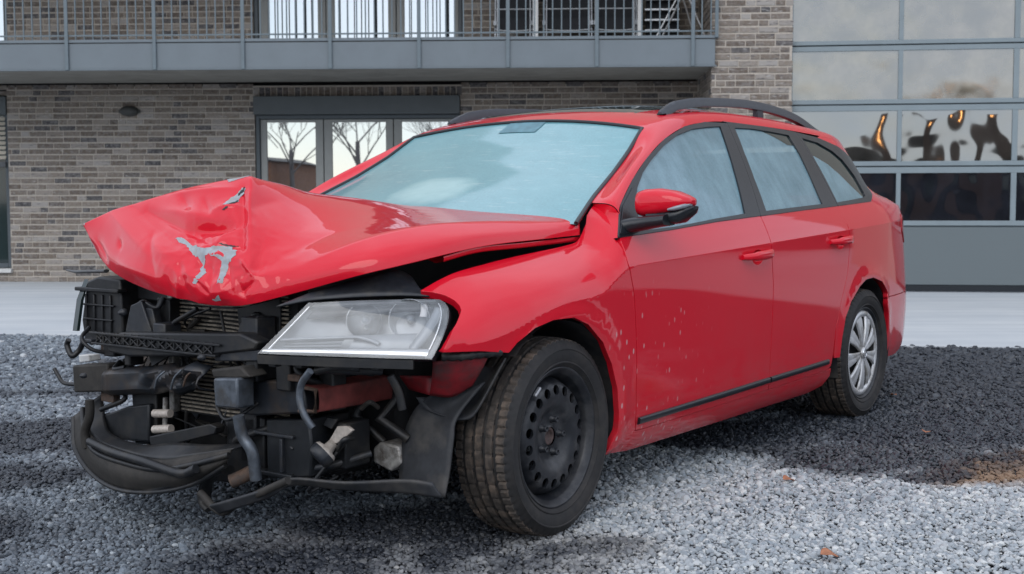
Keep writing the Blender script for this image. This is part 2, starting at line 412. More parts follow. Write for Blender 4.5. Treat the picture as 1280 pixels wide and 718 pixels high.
def panel(name, mat, parent, fn, outer, holes=(), step=.05, off=0., flange=.024, extra=(), mirror=False, bstep=.02, lines=()):
    """sheet-metal panel on the surface fn(a, b): outer skin with exact normals, edges turned inward"""
    v2, tris, loops = tri2d(outer, holes, step, bstep, extra, lines)
    a = np.array(v2); e = 2e-3
    P = fn(a[:, 0], a[:, 1]); da = (fn(a[:, 0] + e, a[:, 1]) - fn(a[:, 0] - e, a[:, 1])); db = (fn(a[:, 0], a[:, 1] + e) - fn(a[:, 0], a[:, 1] - e))
    N = np.cross(da, db); N /= np.linalg.norm(N, axis=1)[:, None]; N *= np.where(N[:, 1:2] < 0, -1, 1)
    P = P + N * off
    mb = MB(); fs = []
    for t in tris:
        n = np.cross(P[t[1]] - P[t[0]], P[t[2]] - P[t[0]]); fs.append(t if (n * N[t[0]]).sum() > 0 else t[::-1])
    mb.add(P, fs, True, N)
    if flange:
        for L in loops:
            n = len(L); ctr = np.array([v2[i] for i in L]); nxt = np.roll(ctr, -1, 0) - np.roll(ctr, 1, 0)
            p0 = P[L]; p1 = p0 - N[L] * .0035; p2 = p0 - N[L] * flange
            tang = np.roll(p0, -1, 0) - np.roll(p0, 1, 0); sd = np.cross(tang, N[L]); sd /= np.maximum(np.linalg.norm(sd, axis=1)[:, None], 1e-9)
            area = (ctr[:, 0] * np.roll(ctr[:, 1], -1) - np.roll(ctr[:, 0], -1) * ctr[:, 1]).sum()
            # make sd point away from the sheet
            test = p0[0] + sd[0] * .004; q2 = None
            i0 = L[0]; nb = [t for t in tris if i0 in t][0]; cc = P[list(nb)].mean(0); s_ = 1 if np.dot(sd[0], p0[0] - cc) > 0 else -1
            sd = sd * s_
            rows = [p0, p0 - N[L] * .001 + sd * .0006, p1 + sd * .001, p2 + sd * .001]
            ns = [(N[L] * .85 + sd * .5), (N[L] * .3 + sd), sd, sd]
            vs = np.concatenate(rows); nn = np.concatenate(ns); nn /= np.linalg.norm(nn, axis=1)[:, None]
            fl = []
            for r_ in range(3):
                for i in range(n):
                    q = (r_ * n + i, r_ * n + (i + 1) % n, (r_ + 1) * n + (i + 1) % n, (r_ + 1) * n + i)
                    nq = np.cross(vs[q[1]] - vs[q[0]], vs[q[3]] - vs[q[0]]); fl.append(q if (nq * nn[q[0]]).sum() > 0 else q[::-1])
            mb.add(vs, fl, True, nn)
    if mirror:
        mb.v = [(x, -y, z) for x, y, z in mb.v]; mb.f = [f[::-1] for f in mb.f]; mb.nrm = {i: (n[0], -n[1], n[2]) for i, n in mb.nrm.items()}
    return link(name, mb.mesh(name, mat), parent)

def lerp(x,xs,ys): return np.interp(x,xs,ys)
def smooth_interp(x,xs,ys):
    # monotone cubic (Fritsch-Carlson)
    x=np.asarray(x,float);xs=np.array(xs,float);ys=np.array(ys,float)
    d=np.diff(ys)/np.diff(xs);m=np.zeros(len(xs));m[0]=d[0];m[-1]=d[-1]
    for i in range(1,len(xs)-1):
        m[i]=0 if d[i-1]*d[i]<=0 else 2*d[i-1]*d[i]/(d[i-1]+d[i])
    xc=np.clip(x,xs[0],xs[-1]);k=np.clip(np.searchsorted(xs,xc)-1,0,len(xs)-2)
    h=xs[k+1]-xs[k];t=(xc-xs[k])/h
    r=(2*t**3-3*t**2+1)*ys[k]+(t**3-2*t**2+t)*h*m[k]+(-2*t**3+3*t**2)*ys[k+1]+(t**3-t**2)*h*m[k+1]
    return r+np.where(x>xs[-1],(x-xs[-1])*m[-1],0)+np.where(x<xs[0],(x-xs[0])*m[0],0)
def zc(x): return .828-.0405*np.asarray(x,float)
def zb(x): return smooth_interp(-np.asarray(x,float),[-.9,.37,.73,1.1,1.49,1.93,2.39,2.77,3.3,3.8],[.905,.939,.957,.983,1.0,1.0196,1.038,1.056,1.075,1.09])
LOW=([.10,.15,.20,.26,.32,.42,.55,.68,.80,.87],[.76,.80,.845,.872,.886,.893,.900,.9045,.9065,.9065])
def plan(x):
    return smooth_interp(-np.asarray(x,float),[-.95,-.8,-.65,-.5,-.35,-.15,.1,1.3,2.3,2.8,3.1,3.35,3.55,3.7,3.8],
        [.42,.24,.13,.065,.03,.012,.004,0,.003,.012,.03,.06,.11,.19,.30])
def flare(x,z):
    r=0
    for cx in (0,-2.68):
        d=np.hypot(x-cx,(z-.335)); r=r+.009*np.exp(-((d-.362)/.038)**2)*(z>.2)
    return r
def S(x,z):
    x=np.asarray(x,float);z=np.asarray(z,float);c=zc(x);b=zb(x)
    zn=np.where(z<.6,z,.6+(z-.6)*.27/(c-.6))
    lo=smooth_interp(np.minimum(zn,.87),*LOW)
    t=np.clip((z-c)/(b-c),0,1)
    mid=.9065-.0445*(.72*t+.28*t*t)
    d=np.maximum(z-b,0);up=.862-.50*d-.27*d*d
    y=np.where(z<=c,lo,np.where(z<=b,mid,up))
    pl=plan(x); d2=np.clip(-x-2.72,0,9);gg=np.clip((z-b+.05)/.16,0,1);gg=gg*gg*(3-2*gg);g2=np.clip((z-.5)/.45,0,1);pu=gg*.48*d2**1.7+g2*.085*np.clip(-x-2.95,0,9)**1.3
    return y-pl-pu+flare(x,z)

D = {
 'trim': [(-0.3717,0.939),(-0.4731,1.0479),(-0.6326,1.1371),(-0.8197,1.2232),(-1.0261,1.3018),(-1.2495,1.3611),(-1.4509,1.3886),(-1.6177,1.3995),(-1.7983,1.3972),(-2.0392,1.3934),(-2.2921,1.3845),(-2.5466,1.3646),(-2.7419,1.3282),(-2.9064,1.2765),(-2.9542,1.188),(-2.9039,1.0926),(-2.8035,1.0559),(-2.4001,1.0382),(-1.9238,1.0186),(-1.4857,0.9993),(-1.0992,0.9818),(-0.7277,0.9572)],
 'g_front': [(-0.4786,0.9568),(-0.5483,1.0335),(-0.6395,1.1101),(-0.7311,1.1663),(-0.8413,1.2161),(-1.0011,1.279),(-1.1411,1.3211),(-1.2999,1.3522),(-1.4465,1.3674),(-1.5671,1.3749),(-1.5141,1.2827),(-1.4564,1.181),(-1.3628,1.0097),(-1.1109,0.9939),(-0.7701,0.9679)],
 'g_rear': [(-1.6938,1.375),(-1.8674,1.3777),(-2.0591,1.3713),(-2.2169,1.3629),(-2.2178,1.2751),(-2.1852,1.1253),(-2.1732,1.0448),(-1.8339,1.0307),(-1.5617,1.0186),(-1.5974,1.1461),(-1.6407,1.2626)],
 'g_quarter': [(-2.3457,1.3549),(-2.5072,1.3384),(-2.6336,1.2997),(-2.6992,1.2583),(-2.7479,1.1783),(-2.7597,1.0859),(-2.7181,1.0737),(-2.3244,1.0512),(-2.3422,1.1766),(-2.3501,1.2826)],
 'frost_q': [(-2.3347,1.2783),(-2.395,1.2685),(-2.491,1.2363),(-2.5705,1.1875),(-2.6439,1.1301),(-2.7316,1.0757)],
 'clear_r': [(-1.9461,1.3779),(-2.0676,1.348),(-2.1516,1.3178),(-2.2185,1.3163)],
 'gapM': [(-1.6519,1.3844),(-1.4897,1.0133),(-1.496,0.9675),(-1.5044,0.8923),(-1.5354,0.7098),(-1.5409,0.4494),(-1.5466,0.3107),(-1.5625,0.2743)],
 'gapF': [(-0.377,0.9413),(-0.3671,0.8503),(-0.4052,0.7425),(-0.4326,0.5581),(-0.4541,0.3047),(-0.4691,0.2669)],
 'gapR': [(-2.3372,1.0237),(-2.3746,0.9454),(-2.3908,0.8653),(-2.3717,0.7202),(-2.3084,0.6021),(-2.259,0.4756),(-2.2444,0.3466),(-2.2408,0.302)],
 'farch': [(0.5336,0.6375),(0.4081,0.6309),(0.2921,0.6159),(0.2549,0.6438),(0.1764,0.681),(0.087,0.6987),(-0.0229,0.6979),(-0.1085,0.668),(-0.2039,0.6019),(-0.2672,0.5235),(-0.3121,0.4344),(-0.3307,0.3472),(-0.3341,0.2829),(-0.3078,0.2127)],
 'fend_front': [(0.475,0.7539),(0.5014,0.7051),(0.5191,0.6651),(0.5336,0.6375)],
 'rarch': [(-2.2821,0.2632),(-2.312,0.3326),(-2.3241,0.4255),(-2.3517,0.5171),(-2.4116,0.5881),(-2.5214,0.6534),(-2.6081,0.6813),(-2.7131,0.6854),(-2.8511,0.6582),(-2.9688,0.5945),(-3.0098,0.4896),(-3.0245,0.3977),(-3.0072,0.3164)],
 'strip': [(-0.4597,0.2987),(-1.5453,0.3159),(-2.1925,0.3241)],
 'doorbot': [(-0.481,0.265),(-1.5665,0.2738),(-2.2601,0.2847)],
 'sill': [(-0.3182,0.2082),(-0.5392,0.214),(-1.1619,0.2142),(-2.0672,0.1975),(-2.2324,0.2148)],
 'bsplit': [(-3.0341,0.5655),(-3.1932,0.5754)],
 'handle_f': [(-1.2428,0.9064,0.8464),(-1.4911,0.9059,0.8453),(-1.361,0.9064,0.8163)],
 'handle_r': [(-2.1481,0.9039,0.8774),(-2.3756,0.9029,0.8821),(-2.2661,0.9034,0.852)],
 'railhit': [(-1.2321,0.54,1.4168),(-1.2986,0.54,1.4562),(-1.3806,0.54,1.4776),(-1.6103,0.54,1.5021),(-2.0887,0.54,1.5178),(-2.5444,0.54,1.4873),(-2.8801,0.54,1.424)],
 'fT': [(0.4369,0.665,0.8007),(0.365,0.68,0.83),(0.3041,0.69,0.8481),(0.1724,0.7,0.868),(0.0424,0.71,0.8847),(-0.0872,0.725,0.8989),(-0.2115,0.735,0.9117),(-0.3002,0.738,0.9266),(-0.3552,0.735,0.9772),(-0.3857,0.722,1.0096),(-0.4777,0.7,1.0562)],
 'hoodA': [[(-0.371,0.715,1.007),(-0.3017,0.5,1.0204),(-0.239,0.3,1.0286),(-0.2133,0.08,1.0541),(-0.0472,-0.1,1.1067),(0.2408,-0.05,1.1347),(0.4781,0.0,1.16)],[(-0.3562,0.718,0.9976),(-0.1895,0.58,1.0098),(-0.0431,0.46,1.0121),(0.0691,0.32,1.0206),(0.2406,0.2,1.0113),(0.4385,0.16,0.9983),(0.6307,0.13,0.9838)],[(-0.3399,0.722,0.9883),(-0.0773,0.66,0.9999),(0.1538,0.62,1.0005),(0.3553,0.56,0.9918),(0.547,0.48,0.9435),(0.621,0.36,0.8742),(0.6993,0.23,0.8426)],[(-0.3248,0.735,0.9668),(-0.0294,0.71,0.9674),(0.2118,0.69,0.9649),(0.4483,0.645,0.939),(0.5987,0.55,0.8951),(0.6432,0.385,0.8332),(0.709,0.25,0.8007)],[(-0.3249,0.735,0.9477),(-0.0376,0.72,0.9363),(0.1926,0.7,0.9274),(0.4666,0.66,0.8833),(0.5863,0.56,0.8517),(0.6356,0.38,0.7993),(0.7035,0.25,0.762)]],
 'hoodB': [[(0.491,-0.1,1.143),(0.5299,-0.2,1.1226),(0.5562,-0.33,1.0969),(0.5939,-0.45,1.0652),(0.6116,-0.57,1.0326),(0.6427,-0.68,0.9884)],[(0.6146,0.022,1.0324),(0.6395,-0.081,1.0195),(0.6472,-0.22,1.0059),(0.6625,-0.355,0.9919),(0.6494,-0.508,0.9767),(0.6433,-0.662,0.9693)],[(0.6981,0.1032,0.9238),(0.7175,-0.0026,0.9222),(0.7122,-0.15,0.919),(0.714,-0.299,0.9159),(0.6695,-0.4828,0.924),(0.6461,-0.6452,0.9531)],[(0.7523,0.1757,0.7931),(0.7761,0.0674,0.8046),(0.7742,-0.0875,0.8207),(0.7575,-0.249,0.842),(0.7,-0.4603,0.8802),(0.6509,-0.6302,0.9397)],[(0.7142,0.1527,0.7448),(0.7527,0.0418,0.7564),(0.7533,-0.119,0.7733),(0.7245,-0.2896,0.7951),(0.6875,-0.4961,0.8387),(0.6344,-0.6362,0.9172)]],
 'hl': [(0.795,0.3494,0.6267),(0.6678,0.57,0.6191),(0.5505,0.8,0.6167),(0.436,0.8,0.7579),(0.443,0.74,0.7778),(0.5991,0.555,0.7762),(0.6894,0.45,0.7705),(0.7379,0.39,0.6987)],
 'plates': [('lamp_housing',0.62,0.22,[(-0.6978,0.7874),(-0.6339,0.8064),(-0.511,0.7997),(-0.5009,0.6092),(-0.7159,0.5733),(-0.7309,0.6513)],'black'),('lamp_bracket',0.66,0.03,[(-0.4386,0.6275),(-0.4056,0.7204),(-0.3507,0.7389),(-0.2969,0.6308)],'grey'),('lamp_bracket',0.65,0.03,[(-0.3561,0.7167),(-0.3068,0.7138),(-0.2848,0.6412),(-0.3346,0.6223)],'grey'),('lock_carrier',0.55,0.1,[(-0.6049,0.787),(-0.328,0.7595),(0.005,0.7272),(0.116,0.7428),(0.115,0.7022),(-0.3333,0.7216),(-0.5981,0.7314)],'black'),('radiator_shroud',0.565,0.03,[(0.0066,0.7233),(0.0885,0.7425),(0.204,0.7679),(0.2008,0.618),(0.0187,0.6059)],'black'),('carrier_strut',0.6,0.05,[(-0.3444,0.7459),(-0.2791,0.7408),(-0.2829,0.621),(-0.3571,0.6164)],'black'),('lower_grille_bar',0.71,0.06,[(-0.4656,0.6168),(-0.3972,0.6344),(0.1815,0.6671),(0.2578,0.6453),(0.2434,0.6203),(-0.0026,0.5833),(-0.3583,0.5576),(-0.4676,0.5658)],'black'),('bumper_end_cap',0.66,0.09,[(-0.7359,0.4943),(-0.5376,0.5149),(-0.5282,0.4198),(-0.7308,0.399)],'worn'),('corner_bracket',0.76,0.07,[(0.1132,0.5309),(0.22,0.5397),(0.2211,0.446),(0.118,0.4433)],'steel'),('corner_bracket_cap',0.74,0.08,[(0.0797,0.5529),(0.2125,0.5729),(0.2535,0.5425),(0.1975,0.5331),(0.0899,0.5267)],'worn'),('beam_extension',0.66,0.07,[(0.1109,0.504),(0.1866,0.5178),(0.3929,0.5327),(0.411,0.4387),(0.184,0.4088),(0.1158,0.407)],'beam'),('air_guide',0.63,0.03,[(0.093,0.6872),(0.1728,0.7164),(0.1848,0.6182),(0.0542,0.6044)],'grey'),('air_guide',0.7,0.05,[(0.0525,0.5837),(0.1117,0.6127),(0.2568,0.6202),(0.2526,0.5861),(0.0522,0.5712)],'grey'),('duct_box',0.6,0.2,[(-0.0118,0.3755),(0.1617,0.393),(0.1572,0.1953),(-0.0171,0.1726)],'black'),('duct_box',0.62,0.18,[(0.1903,0.3938),(0.3771,0.4128),(0.389,0.3267),(0.3806,0.2355),(0.1932,0.2062)],'duct'),('air_duct',0.62,0.14,[(-0.6309,0.3215),(-0.4839,0.3693),(-0.3728,0.388),(-0.3773,0.2573),(-0.6027,0.2431)],'duct'),('radiator_side_tank',0.6,0.12,[(-0.4914,0.41),(-0.3888,0.4192),(-0.4033,0.243),(-0.4805,0.2342)],'duct'),('radiator_mount',0.66,0.04,[(-0.3251,0.2883),(-0.2878,0.2977),(-0.0224,0.3626),(0.0075,0.3555),(-0.0007,0.3317),(-0.2688,0.2573),(-0.3179,0.257)],'black'),('gearbox',0.42,0.15,[(0.4523,0.3014),(0.4791,0.322),(0.5574,0.3184),(0.5697,0.2656),(0.524,0.235),(0.4517,0.2561)],'alu'),('cable_clip',0.56,0.05,[(-0.8405,0.5132),(-0.7839,0.5172),(-0.7755,0.4948),(-0.837,0.4844)],'white')],
 'tubes': [('support_strut',0.018,[(0.78,0.2466,0.4321),(0.77,0.2513,0.3712),(0.76,0.2806,0.325),(0.75,0.2849,0.2396)],'steelworn'),('coolant_pipe',0.022,[(0.74,0.1646,0.2172),(0.72,0.1924,0.2319),(0.7,0.2096,0.2452)],'rust'),('loop_bracket',0.011,[(0.74,0.5067,0.5817),(0.74,0.4707,0.5418),(0.74,0.4633,0.4947),(0.74,0.4819,0.45),(0.73,0.5033,0.4159)],'steelworn'),('radiator_pipe',0.009,[(0.62,-0.285,0.4177),(0.62,-0.2934,0.2856)],'alu'),('pipe_fitting',0.014,[(0.64,-0.3191,0.3636),(0.64,-0.2374,0.3717)],'fitting'),('pipe_fitting',0.014,[(0.64,-0.3209,0.3098),(0.64,-0.235,0.3216)],'fitting'),('loose_wire',0.007,[(0.62,-0.899,0.466),(0.62,-0.8761,0.4417),(0.62,-0.8438,0.4185),(0.62,-0.7732,0.4187)],'black'),('wiring_harness',0.012,[(0.6,0.6863,0.5663),(0.58,0.6987,0.5186),(0.57,0.7046,0.4668)],'black'),('wiring_harness',0.01,[(0.62,-0.8085,0.5758),(0.62,-0.8188,0.5552),(0.62,-0.7922,0.5199),(0.6,-0.7779,0.5389),(0.6,-0.7534,0.569)],'black'),('wiring_harness',0.009,[(0.6,-0.3074,0.7475),(0.62,-0.3203,0.7137),(0.64,-0.3602,0.7318),(0.64,-0.3941,0.7168)],'grey'),('hose',0.013,[(0.7,0.4893,0.5758),(0.68,0.5497,0.5922),(0.64,0.6059,0.5875)],'black'),('hose',0.016,[(0.7,-0.5842,0.3925),(0.7,-0.5865,0.3373),(0.7,-0.6156,0.2791),(0.7,-0.609,0.2245)],'worn'),('undertray_edge',0.012,[(0.8,0.0922,0.1843),(0.8,0.1845,0.1387),(0.8,0.2695,0.1799),(0.8,0.4718,0.271)],'worn'),('undertray_rib',0.014,[(0.72,-0.5619,0.2551),(0.76,-0.3868,0.2467),(0.8,-0.1712,0.248),(0.82,0.0258,0.2384),(0.82,0.1,0.2626)],'black'),('undertray_rib',0.014,[(0.72,-0.4029,0.1281),(0.76,-0.1862,0.1489),(0.78,-0.0049,0.2123),(0.76,0.157,0.2885)],'black')],
 'rail_red': [[(0.6681,0.46,0.5227),(0.2978,0.46,0.5232),(0.2989,0.46,0.4364),(0.6497,0.46,0.4421)]],
 'horn': [(0.62,0.4353,0.3151),(0.62,0.4623,0.3543),(0.62,0.4725,0.3842),(0.62,0.5373,0.4007),(0.62,0.4293,0.3506)],
 'scoop': [[(0.62,-0.7066,0.3565),(0.66,-0.644,0.298),(0.69,-0.5683,0.2552),(0.74,-0.3301,0.2474),(0.77,-0.1308,0.2529),(0.78,0.0347,0.287),(0.76,0.1934,0.322)],[(0.64,-0.7255,0.3291),(0.69,-0.64,0.2472),(0.73,-0.5068,0.1923),(0.78,-0.2794,0.1923),(0.8,-0.0947,0.2043),(0.8,0.0758,0.2461),(0.77,0.1863,0.2937)],[(0.62,-0.7874,0.3059),(0.66,-0.7208,0.2051),(0.7,-0.5679,0.1411),(0.74,-0.3763,0.1247),(0.77,-0.1537,0.1526),(0.78,0.0322,0.2022),(0.76,0.1673,0.2751)]],
 'ring': [(0.7,0.1055,0.237),(0.7,0.0501,0.225),(0.7,0.0041,0.181),(0.7,-0.0049,0.1288),(0.7,0.0244,0.105)],
 'splitter': [[(0.86,0.2053,0.1732),(0.8,0.3725,0.2321),(0.72,0.3955,0.2533),(0.66,0.5569,0.2516),(0.6,0.7345,0.2708),(0.58,0.8215,0.2693)],[(0.84,0.227,0.1483),(0.78,0.3672,0.2039),(0.7,0.3944,0.2304),(0.64,0.5375,0.2239),(0.58,0.7168,0.2274),(0.56,0.8399,0.2266)]],
 'liner_f': [[(0.4116,0.7,0.4975),(0.3861,0.6,0.4363),(0.3966,0.56,0.3472),(0.4166,0.56,0.239),(0.4171,0.56,0.1994)],[(0.3528,0.76,0.5003),(0.3765,0.68,0.4183),(0.4022,0.66,0.3469),(0.422,0.66,0.2527),(0.43,0.66,0.2005)],[(0.3289,0.82,0.5266),(0.3843,0.76,0.4226),(0.4039,0.76,0.3583),(0.4237,0.76,0.2656),(0.4469,0.76,0.1933)]],
 'liner_u': [[(0.4094,0.62,0.4731),(0.3514,0.66,0.4766),(0.3077,0.7,0.509),(0.2793,0.74,0.5777)],[(0.3885,0.64,0.4356),(0.3473,0.7,0.4357),(0.2981,0.76,0.4641),(0.2621,0.8,0.5608)],[(0.3801,0.72,0.418),(0.3535,0.76,0.4109),(0.3425,0.8,0.4399),(0.2783,0.86,0.5962)]],
 'flange': [[(0.4742,0.74,0.5984),(0.441,0.8,0.604),(0.3525,0.85,0.6079)],[(0.4541,0.72,0.5474),(0.4162,0.78,0.5432),(0.3575,0.83,0.5689)],[(0.4174,0.68,0.4868),(0.3854,0.74,0.4833),(0.3524,0.79,0.5173)]],
 'flange2': [[(0.4014,0.55,0.5323),(0.4018,0.68,0.5428)],[(0.357,0.55,0.4848),(0.4174,0.68,0.4868)]],
 'mount': [(0.4927,0.8,0.6187),(0.4542,0.84,0.6177),(0.3851,0.86,0.619),(0.3137,0.88,0.618)],
 'toppad': [[(0.6058,0.4,0.7983),(0.5,0.48,0.8314),(0.4341,0.55,0.8571),(0.388,0.58,0.8388),(0.4109,0.64,0.7964)],[(0.7302,0.36,0.7573),(0.643,0.42,0.773),(0.5614,0.52,0.7816),(0.479,0.62,0.7855),(0.4153,0.69,0.7821)]],
 'trimbar': [(0.55,-0.9084,0.8166),(0.55,-0.8561,0.8124),(0.55,-0.6798,0.8209)],
 'rlens': [(0.6534,-0.74,0.617),(0.6342,-0.74,0.7222),(0.614,-0.72,0.7863),(0.6117,-0.7,0.7953),(0.6461,-0.7,0.7248),(0.6654,-0.7,0.6176)],
}
D.update({'wing_front': [(0.437,0.912),(0.423,0.8909),(0.409,0.8607),(0.403,0.83),(0.405,0.8038),(0.413,0.7855),(0.444,0.7546),(0.478,0.7221),(0.515,0.6699),(0.534,0.6374)],'primer': [[[0.6861,-0.1459,0.9551],[0.6811,-0.1185,0.9623],[0.6923,-0.0716,0.9473],[0.6987,-0.0435,0.9377],[0.7059,0.0056,0.9232],[0.7046,0.0221,0.9224],[0.6944,0.0515,0.9295],[0.6812,0.0981,0.9301],[0.672,0.1362,0.9238],[0.6906,0.1418,0.8989],[0.7075,0.1356,0.8795],[0.7255,0.1407,0.8473],[0.7376,0.1432,0.817],[0.7439,0.1237,0.8134],[0.7369,0.1217,0.8351],[0.7257,0.1136,0.8614],[0.7137,0.1084,0.8832],[0.71,0.0868,0.8972],[0.7128,0.0515,0.9042],[0.7161,0.034,0.9034],[0.7272,0.0378,0.8851],[0.737,0.0437,0.8668],[0.7397,0.062,0.8565],[0.7502,0.0579,0.8349],[0.7587,0.0463,0.8105],[0.759,0.0328,0.8165],[0.7504,0.0388,0.8405],[0.7415,0.0387,0.8595],[0.7295,0.0202,0.8847],[0.7237,0.0045,0.8964],[0.7175,-0.0285,0.9091],[0.7072,-0.0564,0.9258],[0.7004,-0.0785,0.936],[0.6968,-0.1146,0.9407]],[[0.4976,-0.1032,1.1347],[0.4934,-0.0619,1.1396],[0.4791,-0.0191,1.1465],[0.4599,-0.0271,1.1459],[0.4847,-0.0125,1.145],[0.4909,-0.0268,1.1429],[0.4999,-0.043,1.1359],[0.5081,-0.0606,1.1287],[0.5123,-0.079,1.126]],[[0.5905,-0.0204,1.0511],[0.5603,-0.0167,1.0769],[0.551,-0.0063,1.0839],[0.5237,-0.0068,1.1103],[0.5253,0.0124,1.1073],[0.544,0.0117,1.0883],[0.5649,0.0216,1.0667],[0.585,0.0037,1.0517],[0.5939,-0.003,1.0451]],[[0.7431,0.1014,0.7677],[0.7436,0.1295,0.7854],[0.7368,0.1342,0.7699],[0.7398,0.1106,0.7654]],[[0.6421,-0.6776,0.9874],[0.6393,-0.668,0.9913],[0.6422,-0.6673,0.9822],[0.6426,-0.6777,0.9865]]],'scratch': [[[0.5433,-0.0042,1.0909],[0.5199,0.0016,1.1137],[0.5291,0.0084,1.1036],[0.5494,0.0066,1.0837]],[[0.603,-0.0089,1.0381],[0.5719,0.0083,1.0626],[0.5571,0.0149,1.0752],[0.5652,0.0196,1.0668],[0.5838,0.0111,1.0514],[0.6035,-0.0001,1.036]],[[0.687,0.0539,0.9383],[0.6792,0.0856,0.9373],[0.6712,0.1167,0.9336],[0.6658,0.1355,0.931],[0.6741,0.1198,0.9289],[0.6845,0.0814,0.9326]],[[0.5631,-0.3349,1.0882],[0.5485,-0.2841,1.1],[0.5294,-0.2094,1.115],[0.54,-0.2516,1.1068],[0.5553,-0.3029,1.0951]]]})

# ================================================================== THE CAR
CAR_YAW = 0.94484
car = empty('estate_car', (-.5534, 4.4589, 0), CAR_YAW + math.pi,
            'wrecked red estate car with a crumpled bonnet and torn-off front bumper, parked on the gravel', 'car')
side = lambda x, s: np.stack([x, S(x, s), s], -1)
G = .0030
def xs_shift(pl, d): return [(x + d, z) for x, z in pl]
# ---- wing surface: flank below, rolling over to the bonnet gap above
fTx = np.array([p[0] for p in D['fT']])[::-1]; fTy = np.array([p[1] for p in D['fT']])[::-1]; fTz = np.array([p[2] for p in D['fT']])[::-1]
def sC(x): return smooth_interp(-np.asarray(x, float), [-.55, -.42, -.30, -.15, 0, .12, .20, .30, .38, .46], [.650, .655, .672, .718, .746, .752, .762, .812, .843, .85])
HT = .26
def wing(x, s):
    x = np.asarray(x, float); s = np.asarray(s, float); c = sC(x)
    t = np.clip((s - c) / HT, 0, 1); cy = S(x, c); xx = np.clip(x, -.475, .46)
    ty = smooth_interp(xx, fTx, fTy); tz = smooth_interp(xx, fTx, fTz)
    w_ = np.clip((-x - .12) / .24, 0, 1); w_ = w_ * w_ * (3 - 2 * w_)
    ky = (cy - .030) * w_ + (cy - .16 * (cy - ty)) * (1 - w_); kz = c + .68 * (tz - c)
    y = (1 - t) ** 2 * cy + 2 * t * (1 - t) * ky + t * t * ty; z = (1 - t) ** 2 * c + 2 * t * (1 - t) * kz + t * t * tz
    lo = s <= c
    return np.stack([x, np.where(lo, S(x, s), y), np.where(lo, s, z)], -1)
def s_at(x, z):
    ss = np.linspace(float(sC(x)), float(sC(x)) + HT, 200); return float(np.interp(z, wing(np.full(200, x), ss)[:, 2], ss))
gapF = [p for p in D['gapF']]
def wing_outline():
    o = [(x + G, z) for x, z in gapF[::-1] if z < .90]                      # up the door gap
    o += [(-.3735, .915)] + [(xq, s_at(xq, zq)) for xq, zq in ((-.372, .937), (-.400, .968), (-.430, 1.000), (-.446, 1.017))] + [(-.454, float(sC(-.454)) + HT - .04), (-.462, float(sC(-.462)) + HT)]
    top = [(x, float(sC(x)) + HT) for x in np.linspace(-.44, .437, 20)]
    o += top
    o += D.get('wing_front', [(.462, .845), (.476, .80)] + D['fend_front'])
    o += [(x, z) for x, z in D['farch'][1:]]
    o += [(-.33, .222), (-.40, .232)]
    return o
def hgeo(p):
    p0, p1, p2 = [np.array(a) for a in p]; xa, xb = max(p0[0], p1[0]), min(p0[0], p1[0]); return xa + .008, xb - .008, (p0[2] + p1[2]) / 2
def recess_loop(p, s=1.0):
    xa, xb, zm = hgeo(p); L = xa - xb; xm = xb + L * .46
    return [(xm + .052 * s * math.cos(a), zm - .010 + .031 * s * math.sin(a)) for a in np.linspace(0, 2 * math.pi, 28, endpoint=False)]
